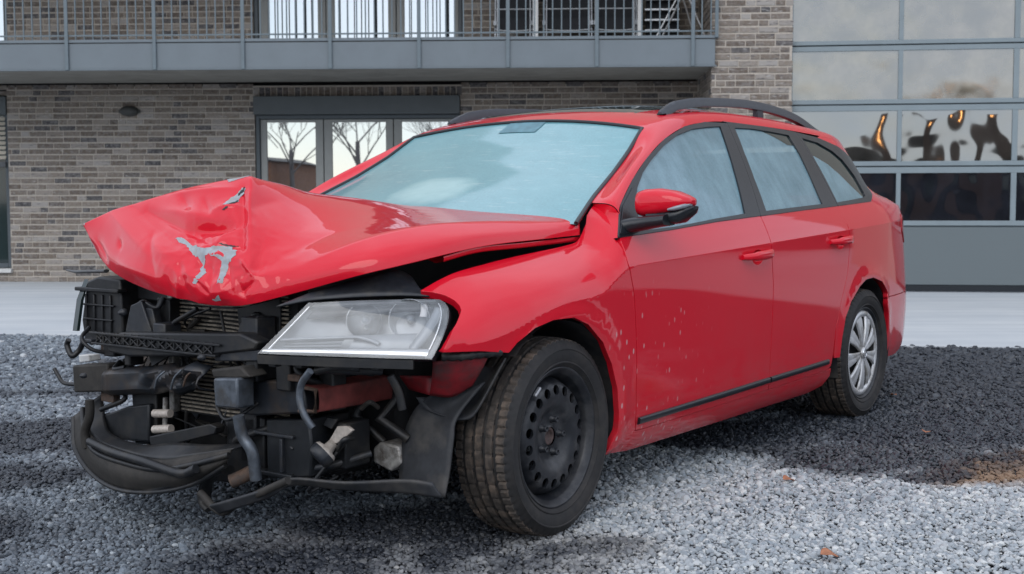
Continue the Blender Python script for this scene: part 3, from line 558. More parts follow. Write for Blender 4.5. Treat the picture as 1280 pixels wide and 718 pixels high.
for mir in (False, True):
    w_ = panel('front_wing', 'red_paint', car, wing, wing_outline(), (), .035, mirror=mir, extra=[(x, float(sC(x)) + d) for x in np.arange(-.365, .45, .022) for d in (-.012, -.004, .001, .006, .014, .03, .06, .1, .16, .22)])
    # ---- doors
    tr_ = D['trim']; belt = tr_[-6:] + [tr_[0]]                             # belt line from rear to front
    bx = lambda x: float(np.interp(-x, [-p[0] for p in belt[::-1]], [p[1] for p in belt[::-1]]))
    gm = [p for p in D['gapM'] if p[1] < 1.0]; gr = [p for p in D['gapR']]
    crs = lambda a, b: [[(x, float(zc(x)) + d) for x in np.arange(a, b, .025)] for d in (-.026, -.014, -.006, -.002, .002, .006, .014, .026)]
    doorz = lambda x: float(np.interp(-x, [.48, 1.567, 2.255], [.265, .274, .2855]))
    fd = [(x - G, z) for x, z in gapF[::-1] if z < .93] + [(-.3775 - G, .9375)]
    fd += [(x, bx(x)) for x in np.linspace(-.42, -1.46, 14)] + [(-1.4935 + G, bx(-1.4935))]
    fd += [(x + G, z) for x, z in gm] + [(x, doorz(x)) for x in np.linspace(-1.50, -.52, 10)]
    door = panel('door', 'red_paint', car, side, fd, [recess_loop(D['handle_f'])], .05, mirror=mir, lines=crs(-1.5, -.4))
    rd = [(x - G, z) for x, z in gm[::-1]] + [(-1.4935 - G, bx(-1.4935))] + [(x, bx(x)) for x in np.linspace(-1.55, -2.34, 10)]
    rd += [(-2.372 + G, bx(-2.372))] + [(x + G, z) for x, z in gr[1:]] + [(x, doorz(x)) for x in np.linspace(-2.2, -1.60, 6)]
    rdoor = panel('door', 'red_paint', car, side, rd, [recess_loop(D['handle_r'])], .05, mirror=mir, lines=crs(-2.4, -1.55))
    # ---- rear quarter
    q = [(x - G, z) for x, z in gr[::-1] if z > .50] + [(-2.372 - G, bx(-2.372))]
    q += [p for p in tr_[::-1] if p[0] < -2.5 and p[1] < 1.2][:2]
    q = [(x - G, z) for x, z in gr[::-1] if z > .42] + [(-2.372 - G, bx(-2.372)), tr_[16], tr_[15], tr_[14], tr_[13], tr_[12], tr_[11], (-2.60, 1.3755), (-2.9, 1.357), (-3.15, 1.34), (-3.36, 1.325)]
    q += [(-3.47, 1.25), (-3.56, 1.16), (-3.64, 1.07), (-3.70, .95), (-3.72, .80), (-3.72, .575)]
    ra = D['rarch']; q += [(x, .5735) for x in np.linspace(-3.65, -3.0, 12)] + [(-2.955, .5685)]
    q += [(x, z) for x, z in ra[9::-1] if z > .33 and not (x > -2.4 and False)] 
    q += [(-2.262, .335), (-2.262, .40)]
    panel('rear_quarter_panel', 'red_paint', car, side, q, (), .04, mirror=mir, lines=crs(-3.6, -2.42))
    rb = [(x, .5685) for x in np.linspace(-2.965, -3.72, 14)] + [(-3.72, .40), (-3.68, .30), (-3.30, .245), (-3.02, .25)] + [(-2.999, .317), (-3.014, .399), (-2.992, .491), (-2.965, .535)]
    panel('rear_bumper_side', 'red_paint', car, side, rb, (), .05, mirror=mir)
    # ---- sill
    sl = [(-.30, .205), (-.315, .224)] + [(-.475, .2615)] + [(x, doorz(x) - .005) for x in np.linspace(-.50, -2.2, 18)] + [(-2.258, .285), (-2.268, .25), (-2.235, .205)] + [(x, .185) for x in np.linspace(-2.1, -.5, 16)]
    panel('sill', 'red_paint', car, lambda x, s: np.stack([x, S(x, s) - .004 - .10 * np.clip(.235 - s, 0, 1), s], -1), sl, (), .05, mirror=mir)
    # ---- rubbing strips low on the doors
    zst = lambda x: float(np.interp(-x, [.46, 1.545, 2.19], [.2987, .3159, .3241])) + .002
    for a, b, dr in ((-.470, -1.538, door), (-1.552, -2.185, rdoor)):
        xs = np.linspace(a, b, 24); pr = [(-.013, 0), (-.0125, .007), (-.008, .011), (.006, .011), (.011, .006), (.0115, 0)]
        rows = [[(x, S(x, zst(x) + dz) + o + .0005, zst(x) + dz) for dz, o in pr] for x in xs]
        mb = MB().grid(rows)
        mb.add(rows[0], [tuple(range(6))]); mb.add(rows[-1], [tuple(range(6))[::-1]])
        if mir: mb.v = [(x, -y, z) for x, y, z in mb.v]
        mb.obj('rubbing_strip', 'black_trim', dr)
    # ---- door handles
    for (p0, p1, p2), dr in ((D['handle_f'], door), (D['handle_r'], rdoor)):
        hp = (p0, p1, p2); xa, xb, zm = hgeo(hp); L = xa - xb
        rows = []
        for k in range(21):
            u = k / 20; x = xa - u * L; bow = .040 * (1 - abs(2 * u - 1) ** 3.2) + .008; hz = .0185 * (1 - .30 * abs(2 * u - 1) ** 4) * (.8 if u < .22 else 1); z0 = zm + .012 * (u - .5)
            rows.append([(x, S(x, z0) + bow - .010 + .011 * math.copysign(abs(math.cos(a)) ** .8, math.cos(a)), z0 + hz * math.sin(a)) for a in np.linspace(0, 2 * math.pi, 16, endpoint=False)])
        mb = MB().grid(rows, True, True); mb.add(rows[0], [tuple(range(16))]); mb.add(rows[-1], [tuple(range(16))[::-1]])
        if mir: mb.v = [(x, -y, z) for x, y, z in mb.v]
        h = mb.obj('handle', 'red_paint', dr)
        rows = []
        for s_, dep in ((1.02, .004), (.98, -.004), (.9, -.012), (.72, -.020), (.4, -.025), (.05, -.026)):
            rows.append([(a, S(a, b) + dep, b) for a, b in recess_loop(hp, s_)])
        cp = MB().grid(rows[1:], True, True)
        if mir: cp.v = [(x, -y, z) for x, y, z in cp.v]
        cp.obj('handle_recess', 'red_paint', h)
    # ---- window frames and glass
    T_ = tr_
    def ring(name, outer, hole, par, off=.003):
        return panel(name, 'black_trim', par, side, outer, [hole], .04, off, .012, mirror=mir, bstep=.015)
    gmT = [p for p in D['gapM']][:2]
    gmx = lambda z: float(np.interp(z, [gmT[1][1], gmT[0][1]], [gmT[1][0], gmT[0][0]]))
    fo = [T_[0]] + T_[1:7] + [(gmx(1.392) + .002, 1.3925)] + [(gmx(1.0) + .002, bx(-1.487) - .001)] + T_[19:22]
    ro = [(gmx(1.392) - .002, 1.3945)] + T_[7:10] + [T_[10], (-2.326, 1.3815), (-2.326, 1.20), (-2.337, 1.0355)] + [T_[18]] + [(gmx(1.0) - .002, bx(-1.491) - .001)]
    qo = [(-2.330, 1.381), T_[11], T_[12], T_[13], T_[14], T_[15], T_[16], (-2.341, 1.0357), (-2.330, 1.20)]
    g1, g2, g3 = D['g_front'], D['g_rear'], D['g_quarter']; g3 = [(min(a, -2.352), b) for a, b in g3]
    ring('window_frame', fo, g1, door); ring('window_frame', ro, g2, rdoor); ring('window_frame', qo, g3, car)
    panel('window_glass', 'fogged_glass', door, side, g1, (), .06, -.004, 0, mirror=mir)
    # rear door glass: fogged, with a clear wedge at its upper rear corner; the wedge is bare dark glass
    cl = D['clear_r']; panel('window_glass', 'fogged_glass', rdoor, side, g2, (), .06, -.004, 0, mirror=mir)
    wedge = cl + [g2[3], g2[2]]
    panel('clear_glass', 'dark_glass', rdoor, side, wedge, (), .06, -.0032, 0, mirror=mir)
    fq = D['frost_q']
    gg = panel('window_glass', 'dark_glass', car, side, g3, (), .06, -.004, 0, mirror=mir)
    fz = [g3[0]]
    low = [p for p in fq] + [g3[5], g3[6], g3[7], g3[8], (g3[9][0] * .7 + g3[8][0] * .3, g3[9][1] * .7 + g3[8][1] * .3)]
    panel('frost_layer', 'fogged_glass', gg, side, low, (), .06, -.0032, 0, mirror=mir)
    # ---- pillar and roof side: lofted from the window frame to the windscreen and roof edge
    Axz = [(-.445, 1.018), (-.473, 1.048), (-.632, 1.137), (-.819, 1.2232), (-1.026, 1.3018), (-1.2495, 1.3611), (-1.451, 1.3886), (-1.6177, 1.3995), (-1.798, 1.3985), (-2.039, 1.3955), (-2.292, 1.389), (-2.60, 1.3755), (-2.9, 1.357), (-3.15, 1.34), (-3.36, 1.325)]
    Bp = [(-.452, .700, 1.058), (-.50, .688, 1.080), (-.70, .647, 1.168), (-.86, .616, 1.250), (-1.005, .588, 1.343), (-1.20, .572, 1.402), (-1.43, .567, 1.430), (-1.617, .567, 1.441), (-1.80, .567, 1.446), (-2.04, .566, 1.446), (-2.292, .564, 1.441), (-2.60, .556, 1.427), (-2.9, .538, 1.403), (-3.15, .49, 1.374), (-3.36, .40, 1.338)]
    A3 = spline([(x, float(S(x, z)), z) for x, z in Axz], 6); B3 = spline(Bp, 6); rows = []
    for i in range(len(A3)):
        a = np.array(A3[i]); b = np.array(B3[i]); a[1] = float(S(a[0], a[2]))
        up = np.array([0, float(S(a[0], a[2] + .01) - S(a[0], a[2] - .01)) / .02, 1.]); up /= np.linalg.norm(up)
        f_ = min(1, max(0, (-a[0] - .95) / .4)); inn = np.array([0, -1., .14 * f_ + .10]); inn /= np.linalg.norm(inn)
        d = np.linalg.norm(b - a); k1 = a + up * d * .42; k2 = b - inn * d * .40
        rows.append([tuple((1 - t) ** 3 * a + 3 * t * (1 - t) ** 2 * k1 + 3 * t * t * (1 - t) * k2 + t ** 3 * b) for t in np.linspace(0, 1, 12)])
    mb = MB().grid(rows)
    if mir: mb.v = [(x, -y, z) for x, y, z in mb.v]
    mb.obj('roof_pillar', 'red_paint', car)
    if not mir: B_left = B3
    # corner where the wing meets the pillar foot
    wp = [wing(np.array([xq]), np.array([s_at(xq, zq)]))[0] for xq, zq in ((-.372, .937), (-.400, .968), (-.430, 1.000), (-.446, 1.017))]
    tp = [np.array([xq, float(S(xq, zq)) - .002, zq]) for xq, zq in ((-.372, .937), (-.400, .968), (-.430, 1.000), (-.446, 1.017))]
    for k in range(1, 12):
        u = k / 11; s0 = s_at(-.446, 1.017); xq = -.446 - .016 * u; wp.append(wing(np.array([xq]), np.array([s0 + (float(sC(xq)) + HT - s0) * u]))[0]); tp.append(np.array(rows[0][k]) + np.array((.003, 0, -.003)))
    rw = [[tuple(a + np.array((.002, 0, -.001))) for a in wp], [tuple((a + b) / 2 + np.array((.0, .001, .002))) for a, b in zip(wp, tp)], [tuple(b) for b in tp]]
    mb = MB().grid(rw)
    if mir: mb.v = [(x, -y, z) for x, y, z in mb.v]
    mb.obj('wing_corner', 'red_paint', car)
# ---- roof skin
Bx = np.array([p[0] for p in B_left])[::-1]; By = np.array([p[1] for p in B_left])[::-1]; Bz = np.array([p[2] for p in B_left])[::-1]
ey = lambda x: np.interp(x, Bx, By); ez = lambda x: np.interp(x, Bx, Bz)
crown = lambda x: smooth_interp(-np.asarray(x, float), [1.0, 1.04, 1.2, 1.4, 1.65, 2.0, 2.5, 3.0, 3.36], [1.386, 1.397, 1.437, 1.466, 1.487, 1.493, 1.478, 1.432, 1.368])
header = lambda v: -1.005 - .035 * (1 - v * v)
rows = []
for i in range(49):
    u = i / 48; row = []
    for j in range(33):
        v = -1 + j / 16; x = header(v) * (1 - u) + (-3.36 - .05 * (1 - v * v)) * u; xe = max(-3.36, x)
        a = 1 - abs(v) ** 2.2; row.append((x, ey(xe) * v, ez(xe) * (1 - a) + max(float(crown(x)), float(ez(xe))) * a))
    rows.append(row)
MB().grid(rows).obj('roof', 'red_paint', car)
rows = [[(x, y, 1 * (ez(x) * (1 - (1 - abs(y / ey(x)) ** 2.2)) + float(crown(x)) * (1 - abs(y / ey(x)) ** 2.2)) + .006 * min(1, (i if i < 12 else 24 - i) / 1.0) * min(1, (j if j < 8 else 16 - j)))
         for j, y in enumerate(np.linspace(-.43, .43, 17))] for i, x in enumerate(np.linspace(-1.22, -2.15, 25))]
MB().grid(rows).obj('sunroof_glass', 'dark_glass', car)
# ---- windscreen and its seal
rows = []; wsB = [p for p in B_left if p[0] > -1.01]
for i in range(21):
    u = i / 20; row = []
    for j in range(33):
        v = -1 + j / 16; xe = -.30 + (-1.008 + .30) * u
        ye = float(np.interp(xe, [-1.008, -.86, -.70, -.50, -.452, -.30], [.582, .610, .641, .682, .694, .735])); ze = float(np.interp(xe, [-1.008, -.86, -.70, -.50, -.452, -.30], [1.342, 1.249, 1.166, 1.078, 1.056, .985]))
        bow = 1 - v * v; x = xe + bow * (.17 * (1 - u) - .036 * u); z = ze + bow * (.012 * (1 - u) + .050 * u)
        row.append((x, ye * v, z))
    rows.append(row)
ws_rows = rows
ws = MB().grid(rows).obj('windscreen', 'frosted_windscreen', car)
edge = [rows[i][32] for i in range(21)]; top = [rows[20][j] for j in range(32, -1, -1)]; oth = [rows[i][0] for i in range(20, -1, -1)]
MB().tube([(x, y, z + .002) for x, y, z in edge + top[1:-1] + oth], .0085, 8).obj('windscreen_seal', 'black_trim', ws)
# dark teal strip at the mirror base
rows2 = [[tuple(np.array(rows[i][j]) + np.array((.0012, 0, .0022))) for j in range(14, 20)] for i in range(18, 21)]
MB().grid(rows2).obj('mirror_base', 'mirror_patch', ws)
# ---- roof rails
railc = spline([(-1.215, .545, 1.408)] + [(p[0], .54, p[2] - .016) for p in D['railhit'][1:-1]] + [(-2.90, .530, 1.400)], 7)
for s_ in (1, -1):
    rows = []
    n_ = len(railc)
    for i, p in enumerate(railc):
        u = i / (n_ - 1); e = min(u, 1 - u); hh = .021 + .0 * e; ww = .015
        base = float(ez(p[0]) + .012); lowz = p[2] - hh if e > .055 else base - .004
        zt = p[2] + hh * .85
        if e < .02: zt = max(base + .004, p[2])
        rows.append([(p[0], s_ * (p[1] + dx), z) for dx, z in ((-ww, lowz), (-ww, zt - .010), (-ww * .6, zt - .001), (ww * .4, zt), (ww, zt - .010), (ww * 1.1, lowz))])
    mb = MB().grid(rows, True, True); mb.add(rows[0], [tuple(range(6))]); mb.add(rows[-1], [tuple(range(6))[::-1]])
    rl = mb.obj('roof_rail', 'rail_satin', car)
    try: rl.data.set_sharp_from_angle(angle=R(50))
    except Exception: pass
    zz = float(np.interp(2.16, [-p[0] for p in railc], [p[2] for p in railc]))
    mb = MB(); mb.box((-2.19, s_ * .527, float(ez(-2.16)) - .002), (-2.12, s_ * .553, zz - .012)); mb.obj('rail_foot', 'rail_satin', rl, bevel=.006)
# ---- tail
zs = np.linspace(.27, 1.09, 18); rows = []
for z in zs:
    xe = float(np.interp(z, [.25, .40, .80, .95, 1.09], [-3.66, -3.72, -3.72, -3.70, -3.635])); yE = float(S(xe, z)); row = []
    for j in range(25):
        v = -1 + j / 12; bul = .10 if z > .58 else .125
        row.append((xe - bul * (1 - abs(v) ** 2.4), yE * v, z))
    rows.append(row)
MB().grid([r for r, z in zip(rows, zs) if z < .60]).obj('rear_bumper', 'red_paint', car)
tg = MB().grid([r for r, z in zip(rows, zs) if z > .55]).obj('tailgate', 'red_paint', car)
rows = []
for u in np.linspace(0, 1, 10):
    z = 1.09 + u * .245; xe = float(np.interp(z, [1.07, 1.16, 1.25, 1.335], [-3.64, -3.56, -3.47, -3.36])); yE = float(S(xe, z)) 
    rows.append([(xe - .09 * (1 - abs(v) ** 2.4), yE * v, z) for v in np.linspace(-1, 1, 25)])
MB().grid(rows).obj('rear_window', 'dark_glass', tg)
mb = MB().box((-3.85, -.26, .66), (-3.822, .26, .77)); mb.obj('number_plate_recess', 'black_trim', tg, bevel=.004)
for mir in (False, True):
    panel('tail_lamp', 'red_lens', car, side, [(-3.34, .985), (-3.70, .965), (-3.715, .83), (-3.42, .835), (-3.33, .90)], (), .04, .004, .012, mirror=mir)
# ---- mirrors
def mirror_unit(s_):
    def loft(secs, n=20, capit=True):
        rows = []
        for (cx, cy, cz, hx_, hz_, pw) in secs:
            row = []
            for k in range(n):
                a = 2 * math.pi * k / n; c, sn = math.cos(a), math.sin(a)
                row.append((cx + hx_ * math.copysign(abs(c) ** pw, c), s_ * cy, cz + hz_ * math.copysign(abs(sn) ** pw, sn)))
            rows.append(row)
        mb = MB().grid(rows, True, True); mb.add(rows[0], [tuple(range(n))]); mb.add(rows[-1], [tuple(range(n))[::-1]]); return mb
    arm = loft([(-.46, .835, .972, .045, .030, .8), (-.47, .87, .982, .042, .026, .75), (-.49, .93, .992, .05, .022, .7), (-.50, .985, .999, .05, .020, .7)])
    m = arm.obj('wing_mirror', 'black_trim', car)
    loft([(-.525, .858, 1.055, .030, .026, .8), (-.525, .864, 1.055, .052, .043, .75), (-.535, .885, 1.055, .062, .050, .7), (-.54, .935, 1.058, .064, .049, .7), (-.545, .99, 1.060, .060, .038, .7), (-.545, 1.025, 1.060, .050, .025, .75), (-.545, 1.046, 1.060, .036, .015, .8), (-.545, 1.052, 1.060, .015, .006, .8)]).obj('mirror_cap', 'red_paint', m)
    loft([(-.535, .90, 1.012, .052, .014, .7), (-.54, .97, 1.006, .056, .024, .7), (-.545, 1.01, 1.014, .052, .026, .7), (-.55, 1.045, 1.032, .040, .016, .8), (-.555, 1.056, 1.040, .02, .006, .8)]).obj('mirror_lower_cover', 'black_trim', m)
    loft([(-.49, .985, 1.034, .008, .004, .8), (-.493, 1.01, 1.038, .012, .008, .8), (-.508, 1.040, 1.046, .014, .008, .8), (-.53, 1.050, 1.050, .012, .004, .8)]).obj('indicator_lens', 'lamp_bezel', m)
    sail = [(-.385, .950), (-.48, 1.043), (-.60, 1.107), (-.575, 1.045), (-.53, .985), (-.50, .953)]
    panel('mirror_sail', 'black_trim', m, side, sail, (), .04, .007, .012, mirror=s_ < 0)
mirror_unit(1); mirror_unit(-1)
# ---- wheels
def tyre_mesh():
    Rt, W = .318, .1025
    seg = 280; rows = []
    prof = [(.222, -.080), (.230, -.090), (.2355, -.0945), (.238, -.0985), (.241, -.0985), (.243, -.0965), (.262, -.1035), (.279, -.1035), (.281, -.1055), (.284, -.1055), (.2865, -.1025), (.303, -.094)]
    tread = []; gx = [-.056, -.019, .019, .056]
    edges = [-.088]
    for g in gx: edges += [g - .0056, g + .0056]
    edges += [.088]
    for k in range(seg):
        t = 2 * math.pi * k / seg; row = [(r, a) for r, a in prof]
        def rad(y): return Rt - .9 * (y / .1) ** 4 * .0085 - .0016 * (y / .1) ** 2
        for i in range(0, 10, 2):
            a, b = edges[i], edges[i + 1]; sh = i in (0, 8)
            ph = (k + (i // 2) * 2) % 4 if sh else (k + (i // 2) * 3 + (2 if i == 4 else 0)) % 7
            dep = .0062 if ph == 0 and sh else (.0030 if ph == 2 and not sh else 0)
            row += [(rad(a) - .0075 if i > 0 else rad(a) - dep - .002, a), (rad(a + .001) - dep, a + .001), (rad(b - .001) - dep, b - .001), (rad(b) - .0075 if i < 8 else rad(b) - dep - .002, b)]
        row += [(r, -a) for r, a in prof[::-1]]
        c, s_ = math.cos(t), math.sin(t); rows.append([(r * c, a, r * s_) for r, a in row])
    rows.append(rows[0]); mb = MB().grid(rows, True); me = mb.mesh('tyre', 'tyre_rubber', merge=1e-5)
    me.materials.append(M['muddy_tread'])
    for p in me.polygons:
        r_ = math.hypot(p.center[0], p.center[2]); y_ = p.center[1]
        if r_ > .3035 and r_ > Rt - .9 * (y_ / .1) ** 4 * .0085 - .0016 * (y_ / .1) ** 2 - .0042: p.material_index = 1
    try: me.set_sharp_from_angle(angle=R(38))
    except Exception: pass
    return me
TY = tyre_mesh()
def side_ribs():
    mb = MB()
    for r in (.236, .2975): mb.lathe([(r - .0016, .0), (r - .0008, .0016), (r + .0008, .0016), (r + .0016, 0)], 72)
    return mb
RIM = MB().lathe([(.226, .070), (.227, .083), (.224, .088), (.219, .0865), (.215, .079), (.2035, .072), (.202, .064), (.196, .050), (.188, .030), (.186, -.055), (.205, -.07), (.224, -.083)], 96).mesh('rim', 'steel_wheel', fix=False)
def disc_mesh():
    hs = [[(.150 * math.cos(2 * math.pi * (k + .5) / 18) + .0165 * math.cos(a), .150 * math.sin(2 * math.pi * (k + .5) / 18) + .0165 * math.sin(a)) for a in np.linspace(0, 2 * math.pi, 14, endpoint=False)] for k in range(18)]
    bolts = [(.056 * math.cos(2 * math.pi * k / 5), .056 * math.sin(2 * math.pi * k / 5)) for k in range(5)]
    out = [(.188 * math.cos(a), .188 * math.sin(a)) for a in np.linspace(0, 2 * math.pi, 72, endpoint=False)]
    hole = [(.030 * math.cos(a), .030 * math.sin(a)) for a in np.linspace(0, 2 * math.pi, 24, endpoint=False)]
    v2, tr, lp = tri2d(out, hs + [hole], .012, .02)
    def zz(x, y):
        r = math.hypot(x, y)
        h = np.interp(r, [0, .032, .036, .072, .082, .100, .125, .140, .150, .168, .178, .188], [.055, .055, .049, .049, .053, .070, .0765, .076, .074, .071, .054, .034])
        for bx_, by_ in bolts:
            d = math.hypot(x - bx_, y - by_); h += .004 * math.exp(-(d / .016) ** 2)
        return float(h)
    P = [(x, zz(x, y), y) for x, y in v2]; mb = MB()
    mb.add(P, [t if (np.cross(np.subtract(P[t[1]], P[t[0]]), np.subtract(P[t[2]], P[t[0]]))[1] > 0) else t[::-1] for t in tr], True)
    for L in lp[1:-1]:
        n = len(L); a = [P[i] for i in L]; b = [(x * .995, y - .010, z * .995) for x, y, z in a]
        mb.add(a + b, [(i, (i + 1) % n, n + (i + 1) % n, n + i) for i in range(n)], True)
    return mb.mesh('wheel_disc', 'steel_wheel', fix=False)
def bolt_mesh():
    mb = MB()
    mb.lathe([(.0, .021), (.006, .021), (.0062, .024), (.0095, .024), (.0105, .021), (.0105, .004), (.014, .003), (.014, -.004)], 12); return mb.mesh('wheel_bolt', 'steel_wheel', fix=False)
DISC = disc_mesh(); BOLT = bolt_mesh()
HUB = MB().lathe([(.0, .045), (.018, .046), (.0185, .051), (.027, .052), (.030, .049), (.031, .035)], 32).mesh('hub_cap', 'hub_rust', fix=False)
def hubcap_mesh(par):
    """nine flat spokes between an outer ring and a centre boss"""
    o = MB().lathe([(.178, .073), (.184, .081), (.196, .0835), (.207, .079), (.212, .068), (.206, .060)], 96).obj('wheel_trim', 'hubcap_silver', par, fix=False)
    for k in range(9):
        t = 2 * math.pi * k / 9 + .12; u = np.array([math.cos(t), math.sin(t)]); vv = np.array([-u[1], u[0]]); rows = []
        for r, hw, y in ((.022, .010, .083), (.05, .0135, .087), (.09, .019, .0895), (.13, .026, .0885), (.165, .033, .084), (.190, .038, .0765)):
            row = []
            for q, dy in ((-1, -.012), (-1, -.002), (-.82, 0), (-.1, -.0026), (.0, -.0032), (.1, -.0026), (.82, 0), (1, -.002), (1, -.012)):
                p = u * r + vv * hw * q; row.append((p[0], y + dy, p[1]))
            rows.append(row)
        MB().grid(rows).obj('spoke', 'hubcap_silver', o)
    bs = MB().lathe([(.0, .094), (.022, .0935), (.026, .091), (.029, .084)], 32).obj('centre_boss', 'hubcap_silver', o, fix=False)
    mb = MB().lathe([(.0195, .0935), (.0205, .0955), (.0225, .0955), (.0235, .0925)], 32)
    bars = [((-.012, .017), (-.0, .003)), ((.012, .017), (.0, .003)), ((-.018, .006), (-.009, -.016)), ((-.009, -.016), (0, .0)), ((0, .0), (.009, -.016)), ((.009, -.016), (.018, .006))]
    for (ax_, az), (bx_, bz) in bars: mb.tube([(ax_, .0945, az), (bx_, .0945, bz)], .0014, 6)
    mb.obj('round_emblem', 'reflector_chrome', o)
    MB().lathe([(.0, .052), (.19, .052)], 48).obj('trim_backing', 'engine_dark', o, fix=False)
def wheel(x, s_, steer, kind, z=.314):
    h = empty('wheel', (x, s_ * .776, z), parent=car); h.rotation_euler = (0, R(rng.uniform(0, 60)), steer + (0 if s_ > 0 else math.pi))
    link('tyre', TY, h); link('rim', RIM, h)
    if kind == 'steel':
        link('wheel_disc', DISC, h); link('hub_cap', HUB, h)
        for k in range(5):
            b = link('wheel_bolt', BOLT, h); a = 2 * math.pi * k / 5; b.location = (.056 * math.cos(a), .049, .056 * math.sin(a))
        MB().box((-.02, .079, .198), (.018, .092, .2065)).obj('balance_weight', 'wheel_weight', h, bevel=.003)
    else: hubcap_mesh(h)
    return h
W1 = wheel(0, 1, R(1.5), 'steel'); W1['label'] = 'bare black steel front wheel without its trim'
W2 = wheel(-2.705, 1, 0, 'cap', .312)
W3 = wheel(0, -1, R(1.5), 'steel'); W4 = wheel(-2.705, -1, 0, 'cap', .312)
for x in (0, -2.705):                                                    # wheel arch liners
    for s_ in (1, -1):
        mb = MB(); prof = [(.0, s_ * .50), (.345, s_ * .50), (.352, s_ * .60), (.352, s_ * .865)]
        mb.lathe(prof, 28, ang=(R(-18), R(198)))
        mb.v = [(a + x, b, c + .335) for a, b, c in mb.v]
        if not (x == 0):
            mb.obj('arch_liner', 'liner_plastic', car)
        else:
            mb = MB(); mb.lathe(prof, 28, ang=(R(48), R(198))); mb.v = [(a + x, b, c + .335) for a, b, c in mb.v]; mb.obj('arch_liner', 'liner_plastic', car)
MB().box((-3.30, -.70, .20), (-.32, .70, .30)).obj('floor_pan', 'underbody', car)
MB().box((-3.45, -.62, .27), (-.45, .62, .31)).obj('cabin_floor', 'engine_dark', car)

# ---- seats and wheel behind the fogged glass
def seat(x, y, wd):
    st = empty('seat', (x, y, 0), parent=car)
    rows = []
    for (z, dx, th, w_) in ((.50, .02, .09, 1), (.62, -.02, .10, 1), (.80, -.08, .09, .98), (.96, -.13, .08, .92), (1.06, -.16, .06, .78), (1.09, -.165, .03, .6)):
        rows.append([(dx + th * math.cos(a), wd * w_ * .5 * math.copysign(abs(math.sin(a)) ** .6, math.sin(a)), z) for a in np.linspace(0, 2 * math.pi, 20, endpoint=False)])
    mb = MB().grid(rows, True, True); mb.add(rows[-1], [tuple(range(20))]); mb.obj('backrest', 'seat_cloth', st)
    rows = [[(-.19 + .05 * math.cos(a), k * .5 * .25 * math.copysign(abs(math.sin(a)) ** .7, math.sin(a)), z) for a in np.linspace(0, 2 * math.pi, 16, endpoint=False)] for z, k in ((1.10, .7), (1.13, 1), (1.20, 1), (1.25, .8), (1.265, .4))]
    mb = MB().grid(rows, True, True); mb.add(rows[-1], [tuple(range(16))]); mb.obj('headrest', 'seat_cloth', st)
    MB().box((-.02, -wd / 2, .40), (.46, wd / 2, .55)).obj('cushion', 'seat_cloth', st, bevel=.05)
for y in (.37, -.37): seat(-1.42, y, .50); seat(-2.30, y, .56)
a_ = np.linspace(0, 2 * math.pi, 33); MB().tube([(-.90 + .09 * math.sin(t), .37 + .185 * math.cos(t), .93 + .165 * math.sin(t)) for t in a_], .015, 8, cap=False).obj('steering_wheel', 'seat_cloth', car)
MB().box((-.80, -.66, .62), (-.44, .66, .94)).obj('dashboard', 'engine_dark', car, bevel=.06)
# ================================================================== crumpled bonnet
hv = []; hf = []; HI = {}
def hvx(key, p):
    HI[key] = len(hv); hv.append(tuple(p)); return HI[key]
for i in range(5):
    for k in range(7): hvx(('A', i, k), D['hoodA'][i][k])
    for k in range(6): hvx(('B', i, k), D['hoodB'][i][k])
hA = lambda i, k: HI[('A', i, k)]
hB = lambda i, k: hA(i, 6) if k == 0 else HI[('B', i, k - 1)]
for i in range(4):
    for k in range(6): hf.append((hA(i, k), hA(i, k + 1), hA(i + 1, k + 1), hA(i + 1, k)))
    for k in range(6): hf.append((hB(i, k), hB(i, k + 1), hB(i + 1, k + 1), hB(i + 1, k)))
back = [('k3', None), (-.22, -.15, 1.035), (-.25, -.34, 1.03), (-.29, -.54, 1.012), (-.34, -.71, .985), (-.10, -.715, .985), (.10, -.71, .99), (.27, -.705, .99), (.45, -.695, .99)]
bi = [hA(0, 3)] + [hvx(('C', k), p) for k, p in enumerate(back[1:])]
chain = [hA(0, 3), hA(0, 4), hA(0, 5), hA(0, 6)] + [hB(0, k) for k in range(1, 7)]
# chain 0..9 against back 0..8
hf.append((chain[0], bi[1], chain[1]))
for k in range(1, 8): hf.append((chain[k], bi[k], bi[k + 1], chain[k + 1]))
hf.append((chain[8], bi[8], chain[9]))
me = bpy.data.meshes.new('bonnet'); me.from_pydata(hv, [], hf)
bm = bmesh.new(); bm.from_mesh(me); bmesh.ops.recalc_face_normals(bm, faces=bm.faces)
cl = bm.edges.layers.float.new('crease_edge'); bm.verts.ensure_lookup_table()
def crease(a, b, v):
    e = bm.edges.get((bm.verts[a], bm.verts[b]))
    if e: e[cl] = v
for i in range(4): crease(hA(i, 6), hA(i + 1, 6), .92)
for k in range(6): crease(hA(2, k), hA(2, k + 1), [.35, .5, .7, .8, .7, .4][k])
for k in range(3, 9): crease(chain[k], chain[k + 1], .55)
crease(hA(0, 5), hA(0, 6), .35)
for e in bm.edges:
    if e.is_boundary: e[cl] = .85
up = sum((f.normal.z for f in bm.faces))
if up < 0: bmesh.ops.reverse_faces(bm, faces=bm.faces)
bm.to_mesh(me); bm.free()
tmp = bpy.data.objects.new('bonnet_cage', me); COL.objects.link(tmp)
md = tmp.modifiers.new('s', 'SUBSURF'); md.levels = 5; md.render_levels = 5
dg = bpy.context.evaluated_depsgraph_get(); hm = bpy.data.meshes.new_from_object(tmp.evaluated_get(dg)); bpy.data.objects.remove(tmp)
n_ = len(hm.vertices); co = np.empty(n_ * 3); hm.vertices.foreach_get('co', co); co = co.reshape(-1, 3)
no = np.empty(n_ * 3); hm.vertex_normals.foreach_get('vector', no); no = no.reshape(-1, 3)
